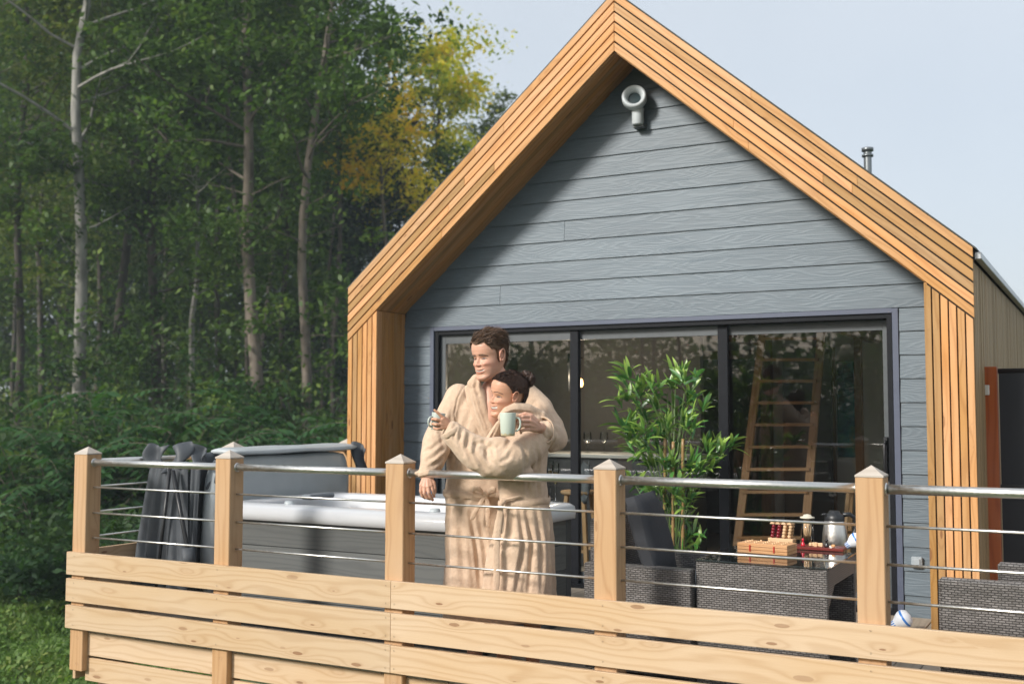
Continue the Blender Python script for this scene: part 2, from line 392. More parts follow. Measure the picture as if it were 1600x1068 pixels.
# siding: lapped boards
sd = MB(); P0 = 2.119; PIT = .1645; DX0, DX1, DZT = -5.125, -1.345, 2.085
def lap(x0, x1, x0t, x1t, z0, z1):
    off = (random.uniform(0, 40), random.uniform(0, 40)); b = len(sd.v)
    yb, yt = YW-.016, YW-.004; yk = YW+.02
    P = [Vector(p) for p in ((x0, yb, z0), (x1, yb, z0), (x1t, yt, z1), (x0t, yt, z1), (x0, yk, z0), (x1, yk, z0), (x1t, yk, z1), (x0t, yk, z1))]
    sd.v += P
    for f in ((0, 1, 2, 3), (0, 4, 5, 1), (1, 5, 6, 2), (2, 6, 7, 3), (3, 7, 4, 0)):
        sd.face(tuple(b+i for i in f), [(P[i].x+off[0], P[i].z+P[i].y+off[1]) for i in f])
ks = range(-13, 13)
for k in ks:
    z0 = P0+k*PIT+.0018; z1 = P0+(k+1)*PIT+.003
    xl = lambda z: max(HL+LEG-.0, XC-(ZAI+.02-z)/SL) if z < ZAI else XC
    L0, L1 = xl(z0), xl(z1); R0, R1 = 2*XC-L0, 2*XC-L1
    if z0 > ZAI: continue
    if z1 > ZAI+.02: L1 = R1 = XC
    if z0 < DZT:
        if z1 > DZT: z1 = z1
        lap(L0, DX0-.045, L1, DX0-.045, z0, z1); lap(DX1+.05, R0, DX1+.05, R1, z0, z1)
    else:
        js = sorted(random.uniform(L0+.5, R0-.5) for _ in range(1)) if k in (1, 4) else []
        xs = [None]+js+[None]
        for i in range(len(xs)-1):
            a0 = L0 if xs[i] is None else xs[i]+.0015; a1 = L1 if xs[i] is None else xs[i]+.0015
            b0 = R0 if xs[i+1] is None else xs[i+1]-.0015; b1 = R1 if xs[i+1] is None else xs[i+1]-.0015
            lap(a0, b0, a1, b1, z0, z1)
sd.build('lap_siding', M_SIDE, house)
wl = MB()
poly_out = [(HL+.1, -.3), (DX0-.02, -.3), (DX0-.02, DZT+.03), (DX1+.02, DZT+.03), (DX1+.02, -.3), (HR-.1, -.3), (HR-.1, 2.3), (XC, 4.4), (HL+.1, 2.3)]
wl.prism(poly_out, (0, 0, 0), EXv, EZv, EYv, YW+.022, YW+.16)
wl.build('front_wall', simple('wall_core', (.08, .08, .085), .9), house)
# trims round the sliding door
tr = MB(); tr.bb(DX1+.005, DX1+.045, YW-.022, YW+.02, -.02, P0-.003); tr.bb(DX0-.04, DX0-.003, YW-.022, YW+.02, -.02, P0-.003)
tr.bb(DX0-.003, DX1+.005, YW-.020, YW+.02, DZT, P0-.001)
tr.build('door_trim', M_TRIM, house, bevel=.001)
# sliding door: outer frame, three leaves
door = MB()
door.bb(DX0, DX0+.035, YW-.006, YW+.16, 0, DZT-.002); door.bb(DX1-.035, DX1, YW-.006, YW+.16, 0, DZT-.002)
door.bb(DX0+.035, DX1-.035, YW-.002, YW+.16, DZT-.035, DZT-.002); door.bb(DX0+.035, DX1-.035, YW-.0, YW+.16, .0, .03)
dfr = door.build('sliding_door', M_ALU, house, bevel=.001)
LV = [(DX0+.036, -3.80, YW+.05, .05), (-3.83, -2.56, YW+.08, .045), (-2.60, DX1-.036, YW+.11, .045)]
def leaf(x0, x1, y, sw, i):
    f = MB(); z0, z1 = .031, DZT-.036; t = .016
    f.bb(x0, x0+sw, y-t, y+t, z0, z1); f.bb(x1-sw, x1, y-t, y+t, z0, z1)
    f.bb(x0+sw, x1-sw, y-t+.001, y+t-.001, z1-.075, z1); f.bb(x0+sw, x1-sw, y-t+.001, y+t-.001, z0, z0+.09)
    f.build('door_leaf', M_ALUL, dfr, bevel=.001)
    g = MB(); g.face((0, 1, 2, 3)); yy = y
    g.v = [Vector((x0+sw, yy, z0+.09)), Vector((x1-sw, yy, z0+.09)), Vector((x1-sw, yy, z1-.075)), Vector((x0+sw, yy, z1-.075))]
    g.build('glass_pane', M_GLASS, dfr)
for i, l in enumerate(LV): leaf(*l, i)
# black interlock stiles between the leaves
il = MB(); il.bb(-3.845, -3.775, YW+.02, YW+.062, .03, DZT-.037); il.build('interlock_stile', M_ALU, dfr, bevel=.002)
il = MB(); il.bb(-2.62, -2.545, YW+.048, YW+.092, .03, DZT-.037)
il.build('interlock_stile', M_ALU, dfr, bevel=.002)
hd = MB(); hd.bb(-1.425, -1.40, YW+.045, YW+.09, .93, 1.22); hd.tube([(-1.412, YW+.05, .96), (-1.412, YW+.005, .98), (-1.412, YW+.005, 1.17), (-1.412, YW+.05, 1.19)], .011, 8)
hd.build('door_handle', M_BLACK, dfr, bevel=.002)
# side wall, battens, roof
BACK = 17.0
for side, x in ((1, HR), (-1, HL)):
    sw = MB(); y = YF+.05
    while y < BACK:
        if side > 0 or True:
            sw.bb(x-side*.03, x-side*random.uniform(.003, .006), y, y+.032, -.4, zt(ZA-.09, x), 2)
        y += .038
    sw.build('side_battens', M_WALLW, house)
core = MB()
for side, x in ((1, HR), (-1, HL)): core.bb(x-side*.12, x-side*.032, YF+.07, BACK, -.4, zt(ZA-.09, x-side*.04))
core.bb(HL+.13, HR-.13, BACK-.1, BACK, -.4, 2.3)
core.prism([(HL+.13, 2.3), (HR-.13, 2.3), (XC, 4.4)], (0, 0, 0), EXv, EZv, EYv, BACK-.1, BACK)
core.build('side_wall', simple('wall_dark', (.05, .045, .04), .9), house)
rf = MB()
for side in (-1, 1):
    xo = HR+.02 if side > 0 else HL-.02
    rf.prism([(XC, ZA+.0), (xo, zt(ZA, xo)), (xo, zt(ZA+.012, xo)), (XC, ZA+.012)], (0, 0, 0), EXv, EZv, EYv, YF+.006, BACK+.1)
    # inner ceiling
    xi = HR-.15 if side > 0 else HL+.15
    rf.prism([(XC, ZA-.3), (xi, zt(ZA-.3, xi)), (xi, zt(ZA-.25, xi)), (XC, ZA-.25)], (0, 0, 0), EXv, EZv, EYv, YW+.161, BACK-.1)
roof = rf.build('roof', M_ROOF, house)
gt = MB()
gt.bb(HR+.003, HR+.045, YF+.06, BACK, zt(ZA, HR)-.075, zt(ZA, HR)-.028, 1)
gt.build('gutter', M_GUT, roof, bevel=.004)
ch = MB(); cx, cy = -1.86, 10.0
ch.lathe((cx, cy, 3.2), [(.034, 0), (.034, .46)], 16); ch.lathe((cx, cy, 3.66), [(.034, 0), (.05, .0), (.05, .018), (.036, .02), (.036, .05), (.052, .05), (.052, .078), (.01, .085)], 16)
ch.build('chimney', simple('flue_metal', (.22, .24, .25), .35, .7), roof)
sk = MB(); sx, sz = aty(1433, 876, YW-.02).x, .375
sk.box((sx, YW-.030, sz), (.072, .03, .075)); sk.box((sx, YW-.048, sz), (.05, .012, .055))
sk.build('wall_socket', simple('socket_plastic', (.33, .37, .40), .5), house, bevel=.006)
# ---- inside the house (seen through the glass)
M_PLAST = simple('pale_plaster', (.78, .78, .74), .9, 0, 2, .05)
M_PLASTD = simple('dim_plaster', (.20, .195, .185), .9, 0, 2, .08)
M_DIM = simple('dark_panel', (.11, .105, .10), .8)
inn = MB(); inn.bb(HL+.13, HR-.13, YW+.17, BACK-.1, -.06, -.005, 1)
inn.build('interior_floor', simple('interior_floor_grey', (.55, .50, .44), .6, 0, 4, .15), house)
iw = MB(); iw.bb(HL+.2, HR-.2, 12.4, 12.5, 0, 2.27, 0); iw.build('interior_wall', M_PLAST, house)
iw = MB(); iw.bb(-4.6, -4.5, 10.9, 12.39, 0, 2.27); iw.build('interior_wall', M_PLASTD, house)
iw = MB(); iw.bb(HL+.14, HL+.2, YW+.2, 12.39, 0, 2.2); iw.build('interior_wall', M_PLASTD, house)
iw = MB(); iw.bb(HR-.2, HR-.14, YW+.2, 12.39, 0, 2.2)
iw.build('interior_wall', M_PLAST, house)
def yq(u, v, y): return aty(u, v, y)
mz = MB(); mz.bb(HL+.2, HR-.2, 10.2, 12.38, 2.28, 2.36, 0)       # loft floor
mz.bb(HL+.2, HR-.2, 10.05, 10.18, 2.12, 2.42, 0)                   # beam
for x in (-4.9, -3.6, -2.3): mz.bb(x, x+.09, 10.2, 12.38, 2.14, 2.275, 1)
a_, b_ = yq(1205, 700, 12.35), yq(1100, 700, 12.35)
mz.bb(a_.x-.09, a_.x+.02, 12.26, 12.39, 0, 2.27, 2); mz.bb(b_.x-1.15, b_.x-1.05, 12.26, 12.39, 0, 2.27, 2); mz.bb(b_.x-1.05, a_.x-.09, 12.3, 12.39, 2.0, 2.1, 0)
c_ = yq(1338, 700, 11.6); mz.bb(c_.x, c_.x+.07, 11.55, 11.65, 0, 2.27, 2)
c_ = yq(1304, 700, 12.2); mz.bb(c_.x-.06, c_.x, 12.2, 12.3, 0, 2.1, 2)
mz.build('loft_beams', M_INWOOD, house)
dd = MB(); dd.bb(b_.x-.2, a_.x-.1, 12.33, 12.395, 0, 2.0); dd.build('interior_panel', M_DIM, house); dd = MB()
c0, c1 = yq(1225, 700, 11.9), yq(1300, 700, 11.9); dd.bb(c0.x, c1.x, 11.88, 11.95, 0, 2.1)
dd.build('interior_panel', M_DIM, house); dd = MB(); dd.bb(-5.4, -4.62, 11.9, 12.3, 0, 2.2); dd.build('interior_panel', M_DIM, house); dd = MB(); dd.bb(-5.35, -3.4, 9.9, 10.0, .95, 2.26); dd.build('interior_panel', M_DIM, house)
c0, c1 = yq(1308, 700, 12.3), yq(1345, 700, 12.3)
tl = MB(); tl.bb(c0.x, c1.x, 12.34, 12.38, .9, 1.95)
m = NT('teal_artwork'); tc = m.node('TexCoord').outputs['Object']
m.base(m.ramp(m.noise(tc, 5, 4, .6), [(.35, (.0, .03, .05)), (.5, (.0, .16, .22)), (.62, (.02, .28, .25)), (.75, (.25, .3, .1))])); tl.build('teal_wall_panel', m.m, house)

# loft ladder: a thing
p = [aty(1152, 850, 9.6), aty(1193, 512, 10.1), aty(1257, 850, 9.6), aty(1284, 512, 10.1)]
lad = empty('loft_ladder', (p[0].x, p[0].y, 0), label='wooden ladder with flat rungs leaning to the loft behind the right glass door', cat='ladder')
for k in (0, 2):
    q = MB(); e = (p[k+1]-p[k]).normalized(); q.beam(p[k]-e*.55, p[k+1]+e*.15, .07, .032, 0, (0, 1, 0)); q.build('rail', M_INWOOD, lad)
for i in range(10):
    t = (i*.102)+.03; q = MB(); a, b = p[0].lerp(p[1], t), p[2].lerp(p[3], t); q.beam(a, b, .075, .026, 0, (0, 0, 1)); q.build('rung', M_INWOOD, lad)
# kitchen counter inside, with wine glasses
ct0 = aty(900, 707, 9.3); ct1 = aty(1000, 703, 9.6)
cz = ct0.z
ctr = empty('kitchen_counter', (-4.2, 9.4, 0), label='dim kitchen counter with a pale top behind the middle glass door', cat='counter')
q = MB(); q.bb(-5.0, -3.25, 9.1, 9.7, cz-.035, cz); q.build('counter_top', simple('counter_white', (.6, .6, .58), .4), ctr, bevel=.004)
q = MB(); q.bb(-4.97, -3.28, 9.14, 9.69, 0, cz-.036); q.build('cabinet', simple('cabinet_dark', (.06, .06, .065), .6), ctr)
def wineglass(name, loc, h, r, label, group=None, flute=False, fill=False, lean=None):
    o = empty(name, loc, label=label, cat='wine glass', group=group)
    g = MB()
    if flute: prof = [(.030, 0), (.028, .003), (.004, .006), (.0035, h*.42), (.008, h*.45), (.020, h*.56), (r, h*.75), (r*.92, h)]
    else: prof = [(.033, 0), (.030, .003), (.004, .006), (.0035, h*.42), (.010, h*.46), (r*.85, h*.58), (r, h*.70), (r*.85, h)]
    g.lathe((0, 0, 0), prof, 20); g.build('glass', M_CLEAR, o, local=True)
    if fill:
        q = MB(); q.lathe((0, 0, 0), [(.001, h*.455), (.008, h*.46), (.0185, h*.56), (r*.93, h*.73), (r*.95, h*.76), (.0005, h*.761)], 20); q.build('wine', M_WINE, o, local=True)
    return o
for i, (u, lb) in enumerate(((918, 'empty wine glass on the counter indoors, the left of two'), (944, 'empty wine glass on the counter indoors, the right of two'))):
    a = aty(u, 707, 9.35); wineglass('wine_glass', (a.x, 9.35, cz+.002), .19, .04, lb, 'wine glasses on the indoor counter')
# pendant lamp, lit
pl = aty(907, 594, 9.2)
lamp = empty('pendant_lamp', (pl.x, 9.2, pl.z), label='lit warm bulb on a black wall bracket seen through the glass', cat='lamp')
q = MB(); q.lathe((0, 0, -.03), [(.002, -.035), (.02, -.025), (.027, 0), (.02, .03), (.012, .045)], 16)
m = NT('lit_bulb'); m.base((1, .6, .25)); m.set(Emission_Color=(1, .5, .15, 1), Emission_Strength=6.0); q.build('bulb', m.m, lamp, local=True)
q = MB(); q.tube([(0, 0, .01), (0, 0, .2)], .006, 6); q.tube([(-.12, 0, .2), (.02, 0, .2)], .01, 6); q.tube([(-.12, 0, -.1), (-.12, 0, .25)], .012, 6); q.tube([(-.12, 0, -.08), (0, 0, .19)], .007, 6)
q.build('bracket', M_BLACK, lamp, local=True)

pll = bpy.data.lights.new('bulb_light', 'POINT'); pll.energy = 16; pll.color = (1, .80, .58); pll.shadow_soft_size = .06
plo = bpy.data.objects.new('bulb_light', pll); COL.objects.link(plo); plo.parent = lamp; plo.location = (0, -.08, -.02)
# gable light ring
fx = aty(990, 155, YW-.14)
gl = empty('gable_fan_light', (fx.x, YW, fx.z), label='pale grey ring-shaped outdoor fixture on a short stem mounted under the gable peak', cat='wall light')
q = MB(); M3 = Matrix.Rotation(R(18), 3, 'Z')@Matrix.Rotation(R(78), 3, 'X')
q.lathe((0, -.125, .012), [(.062, -.03), (.084, -.035), (.097, -.02), (.097, .03), (.088, .045), (.075, .045), (.055, .015), (.048, -.015), (.052, -.03), (.062, -.03)], 40, 0, M3)
q.build('ring_housing', M_LAMPG, gl, local=True)
q = MB(); q.lathe((0, -.12, .012), [(.047, .0), (.02, .001), (.001, .001)], 32, 0, M3); q.build('grille', simple('dark_teal_grille', (.02, .04, .045), .4), gl, local=True)
q = MB(); q.lathe((.012, -.085, -.195), [(.001, 0), (.04, 0), (.046, .01), (.046, .10), (.05, .13)], 24); q.build('stem', M_LAMPG, gl, local=True)
q = MB(); q.box((.014, -.045, -.195), (.088, .09, .035)); q.box((.012, -.02, -.1), (.05, .04, .16)); q.build('wall_bracket', simple('bracket_grey', (.1, .11, .12), .5), gl, local=True, bevel=.004)

# ================================================================ DECK
deck = empty('deck', (-2, 6.4, 0), kind='structure')
dk = MB(); x = -5.97
while x < 3.2:
    dk.bb(x, x+.138, 5.0, YW-.005 if HL+.25 < x < HR else YW+1.2, -.028, 0, 1); x += .143
dk.build('deck_boards', M_DECK, deck, bevel=.003)
jo = MB()
y = 5.05
while y < 7.9: jo.bb(-5.9, 3.2, y, y+.05, -.18, -.03, 0); y += .45
jo.build('joists', M_POST, deck)
rim = MB()
yb = 5.026
for z0, z1, xa in ((-.175, -.03, -5.86), (-.335, -.19, -5.875)):
    xs = [xa, -4.655, -3.415, -2.17, -.92, .33, 1.6, 2.8]
    for a, b in zip(xs[:-1], xs[1:]): rim.bb(a+.003, b-.003, yb-.024, yb, z0, z1, 0)
rim.bb(-5.985, -5.96, 5.0, 7.95, -.335, -.02, 1)
rim.build('rim_boards', M_PINE, deck, bevel=.003)
sp = MB()
for x in (-5.75, -3.44, -.94): sp.bb(x-.06, x+.06, 5.05, 5.17, -1.6, -.2, 2)
sp.build('support_posts', M_POST, deck, bevel=.004)
# railing
PX = [-5.9103, -4.68, -3.4389, -2.1945, -.943, .30, 1.54]; PW = .119; PY = 5.0182
rail = empty('deck_railing', (-2.5, PY, 0), label='timber deck railing with steel handrail and rods running in front of the couple', cat='railing')
def post(x, y, zb, name='post'):
    h = PW/2; q = MB(); q.bb(x-h, x+h, y-h, y+h, zb, 1.112, 2)
    if y < 5.1:
        for z in (-.06, -.225): q.lathe((x+.01, y-PW/2, z), [(.011, .001), (.011, -.005), (.003, -.006), (.0005, -.006)], 10, 1, Matrix.Rotation(R(90), 3, 'X'))
    o = q.build('post', [M_POST, M_STEEL], rail, bevel=.004)
    c = MB(); b = 0; g = h+.0015
    c.v = [Vector(v) for v in ((x-g, y-g, 1.1125), (x+g, y-g, 1.1125), (x+g, y+g, 1.1125), (x-g, y+g, 1.1125), (x-g, y-g, 1.120), (x+g, y-g, 1.120), (x+g, y+g, 1.120), (x-g, y+g, 1.120), (x, y, 1.163))]
    of = (random.uniform(0, 20), random.uniform(0, 20))
    for f in ((0, 1, 5, 4), (1, 2, 6, 5), (2, 3, 7, 6), (3, 0, 4, 7), (4, 5, 8), (5, 6, 8), (6, 7, 8), (7, 4, 8), (3, 2, 1, 0)):
        c.face(f, [(c.v[i].x+c.v[i].z+of[0], c.v[i].y+of[1]) for i in f])
    c.build('post_cap', M_CAPW, o)
    return o
for x in PX: 
    post(x, PY, -.27)
for y in (6.375, 7.82): post(PX[0], y, -.3)
BO = -.0315
for row, (z0, z1) in enumerate(((.341, .486), (.171, .316), (.001, .146))):
    for a, b in ((-5.985, -3.437), (-3.4355, .32), (.3215, 2.85)):
        q = MB(); q.bb(a, b, PY-PW/2-.030, PY-PW/2-.002, z0, z1, 0)
        for x in PX:
            if a < x-.05 and x-.02 < b or (x-.03 < b < x+.03):
                for dx in ((-.028,) if b < x+.03 and b > x-.03 else (.03,) if a > x-.03 and a < x+.03 else (0.0,)):
                    for zz in (z0+.025, z1-.025): q.lathe((x+dx, PY-PW/2-.030, zz), [(.004, .001), (.004, -.0008), (.0005, -.001)], 8, 1, Matrix.Rotation(R(90), 3, 'X'))
            elif x-.03 < a < x+.03:
                for zz in (z0+.025, z1-.025): q.lathe((x+.028, PY-PW/2-.030, zz), [(.004, .001), (.004, -.0008), (.0005, -.001)], 8, 1, Matrix.Rotation(R(90), 3, 'X'))
        q.build('board', [M_PINE, M_BLACK], rail, bevel=.003)
for row, (z0, z1) in enumerate(((.341, .486), (.171, .316), (.001, .146))):
    q = MB(); q.bb(-5.9985, -5.972, 5.0, 7.9, z0, z1, 1); q.build('board', M_PINE, rail, bevel=.003)
hr = MB(); fl = MB(); RM = Matrix.Rotation(R(90), 3, 'Y')
for a, b in zip(PX[:-1], PX[1:]):
    q = MB(); q.tube([(a+PW/2-.004, PY, 1.06), (b-PW/2+.004, PY, 1.06)], .0215, 20); 
    for x, sg in ((a+PW/2, 1), (b-PW/2, -1)): q.lathe((x, PY, 1.06), [(.028, 0), (.028, sg*.004), (.0222, sg*.006)], 20, 0, RM)
    q.build('handrail', M_STEEL, rail)
    for z in (.90, .735, .575):
        q = MB(); q.tube([(a+PW/2-.003, PY, z), (b-PW/2+.003, PY, z)], .0062, 10); q.build('rod', M_STEEL, rail)
for a, b in ((PY, 6.375), (6.375, 7.82)):
    q = MB(); q.tube([(PX[0], a+PW/2, 1.06), (PX[0], b-PW/2, 1.06)], .0215, 16); q.build('handrail', M_STEEL, rail)
    for z in (.90, .735, .575):
        q = MB(); q.tube([(PX[0], a+PW/2, z), (PX[0], b-PW/2, z)], .0062, 8); q.build('rod', M_STEEL, rail)
# screen at the right of the house
sc = empty('wind_screen', (-.7, 8.2, 0), label='black mesh screen panel on a reddish hardwood post right of the cabin', cat='screen')
q = MB(); q.bb(-.795, -.695, 8.15, 8.25, -.02, 1.705, 2); q.build('post', M_RED, sc, bevel=.004)
q = MB(); q.bb(-.685, 1.5, 8.19, 8.21, .1, 1.66); q.build('mesh_panel', M_SCREEN, sc)
q = MB(); q.tube([(-.69, 8.2, 1.675), (1.5, 8.2, 1.675)], .018, 10); q.bb(-.69, 1.5, 8.18, 8.22, .88, .905); q.build('frame', M_BLACK, sc)
q = MB(); q.box((-.757, 8.145, 1.545), (.03, .008, .07)); q.build('latch_plate', M_STEEL, sc, bevel=.003)
# ================================================================ GROUND, WOOD
def gz(x, y):
    """ground height: lawn at the deck, rising a little into the wood"""
    d = max(0, (-x*.5+y*.87)-14)
    return -1.42+min(d, 25)*.02+.10*mnoise.noise(Vector((x*.15, y*.15, 0)))+.03*mnoise.noise(Vector((x*.8, y*.8, 3)))
def ground():
    nx = 150; me = bpy.data.meshes.new('ground'); b = []
    g = [math.copysign(abs(t)**2.2, t)*260 for t in np.linspace(-1, 1, nx)]
    v = [(-8+x, 12+y, gz(-8+x, 12+y)) for y in g for x in g]
    f = [(j*nx+i, j*nx+i+1, (j+1)*nx+i+1, (j+1)*nx+i) for j in range(nx-1) for i in range(nx-1)]
    me.from_pydata(v, [], f); me.polygons.foreach_set('use_smooth', [True]*len(f))
    m = NT('grassy_soil'); tc = m.node('TexCoord').outputs['Object']
    a = m.noise(tc, 1.6, 5, .6); b_ = m.noise(tc, 14, 4, .7)
    m.base(m.mix(a, m.ramp(b_, [(.3, (.03, .05, .018)), (.7, (.09, .14, .04))]), m.ramp(b_, [(.3, (.035, .05, .016)), (.7, (.08, .12, .035))])))
    m.set(Roughness=.95); m.bump(b_, 1, .05); me.materials.append(m.m)
    o = link('ground', me, kind='structure')
ground()

def leafmat(name, cols, trans=.42, rough=.5, hue=.0):
    """cols: ramp over a random number per leaf, plus clumps in space"""
    m = NT(name); m.n.remove(m.b); geo = m.node('NewGeometry'); isr = geo.outputs['Random Per Island']
    tc = m.node('TexCoord').outputs['Object']
    cl = m.noise(tc, .8, 2, .5)
    f = m.math('ADD', m.math('MULTIPLY', isr, .45), m.rng(cl, .3, .7, 0, .55))
    n = len(cols); c = m.ramp(f, [(i/(n-1), col) for i, col in enumerate(cols)])
    d = m.node('BsdfDiffuse'); m.L(c, d.inputs[0]); t = m.node('BsdfTranslucent')
    tcg = m.mix(1.0, c, (1.0, 1.15, .55), 'MULTIPLY'); m.L(tcg, t.inputs[0])
    mx = m.node('MixShader'); mx.inputs[0].default_value = trans; m.L(d.outputs[0], mx.inputs[1]); m.L(t.outputs[0], mx.inputs[2])
    g = m.node('BsdfGlossy'); g.inputs['Roughness'].default_value = rough; g.inputs[0].default_value = (1, 1, 1, 1)
    m2 = m.node('MixShader'); m2.inputs[0].default_value = .015; m.L(mx.outputs[0], m2.inputs[1]); m.L(g.outputs[0], m2.inputs[2]); m.L(m2.outputs[0], m.out.inputs[0])
    return m.m
LG = leafmat('leaf_green', [(.026, .056, .018), (.060, .115, .028), (.11, .18, .040), (.20, .26, .055)])
LG2 = leafmat('leaf_olive', [(.04, .062, .02), (.09, .13, .03), (.16, .20, .04), (.28, .28, .05)])
LIVY = leafmat('leaf_ivy', [(.022, .05, .018), (.042, .085, .025), (.08, .14, .035)])
LDK = leafmat('leaf_dark', [(.014, .028, .024), (.026, .05, .034), (.045, .08, .045)], .15)
LY = leafmat('leaf_autumn', [(.05, .10, .03), (.26, .38, .06), (.85, .78, .10), (1.0, .78, .09), (.95, .55, .08)])
LO = leafmat('leaf_orange', [(.30, .36, .06), (.90, .74, .09), (1.0, .70, .08), (.96, .56, .07)])
LBUSH = leafmat('leaf_bush', [(.017, .045, .019), (.036, .083, .028), (.066, .135, .040)])
LSUM = leafmat('leaf_frond', [(.026, .075, .032), (.048, .12, .042), (.085, .17, .052)])
LGR = leafmat('grass_blade', [(.06, .13, .03), (.11, .20, .045), (.17, .27, .07), (.30, .32, .10)])
def bark(name, a, b, sc=6):
    m = NT(name); tc = m.node('TexCoord').outputs['Object']
    n = m.noise(m.vmul(tc, (1, 1, .25)), sc, 5, .65); n2 = m.noise(m.vmul(tc, (1, 1, .5)), 2.6, 4, .65)
    m.base(m.mix(m.rng(m.math('MULTIPLY_ADD', n, .5, m.math('MULTIPLY', n2, .5)), .33, .62), a, b)); m.set(Roughness=.9); m.bump(n, .8, .03); return m.m
B_PALE = bark('pale_bark', (.09, .088, .08), (.36, .345, .31))
B_BROWN = bark('brown_bark', (.05, .042, .035), (.20, .165, .13))
B_DARK = bark('dark_bark', (.02, .018, .015), (.09, .075, .06))

def leaves_mesh(name, C, size, mat, droop=.3, aspect=.55, tiltmin=0., fold=.0, D=None):
    """C (N,3) centres; each leaf a small diamond of four points"""
    N = len(C)
    th = RNG.uniform(0, 2*np.pi, N); ph = RNG.normal(-droop, .45, N)
    if D is None: D = np.stack([np.cos(th)*np.cos(ph), np.sin(th)*np.cos(ph), np.sin(ph)], 1)
    up = np.stack([RNG.normal(0, .45, N), RNG.normal(0, .45, N), np.ones(N)], 1)
    W = np.cross(D, up); W /= np.linalg.norm(W, axis=1)[:, None]+1e-9
    s = (size*RNG.uniform(.6, 1.35, N))[:, None]
    n = np.cross(W, D)
    V = np.empty((N, 4, 3)); V[:, 0] = C-D*s*.5; V[:, 1] = C+W*s*.5*aspect-D*s*.05; V[:, 2] = C+D*s*.5-n*s*.08; V[:, 3] = C-W*s*.5*aspect-D*s*.05
    me = bpy.data.meshes.new(name); me.vertices.add(N*4); me.vertices.foreach_set('co', V.reshape(-1))
    me.loops.add(N*4); me.loops.foreach_set('vertex_index', np.arange(N*4)); me.polygons.add(N)
    me.polygons.foreach_set('loop_start', np.arange(N)*4); me.polygons.foreach_set('loop_total', np.full(N, 4))
    me.materials.append(mat); me.update(calc_edges=True); return me
def limb(mb, p, d, L, r, n=5, curl=.15, nseg=6):
    """curved tapering branch, returns points"""
    pts = [Vector(p)]; d = Vector(d).normalized(); rad = [r]
    for i in range(nseg):
        d = (d+Vector((RNG.normal(0, curl), RNG.normal(0, curl), RNG.normal(.03, curl*.6)))).normalized()
        pts.append(pts[-1]+d*(L/nseg)); rad.append(r*(1-.85*(i+1)/nseg))
    mb.tube(pts, rad, n, cap=False); return pts
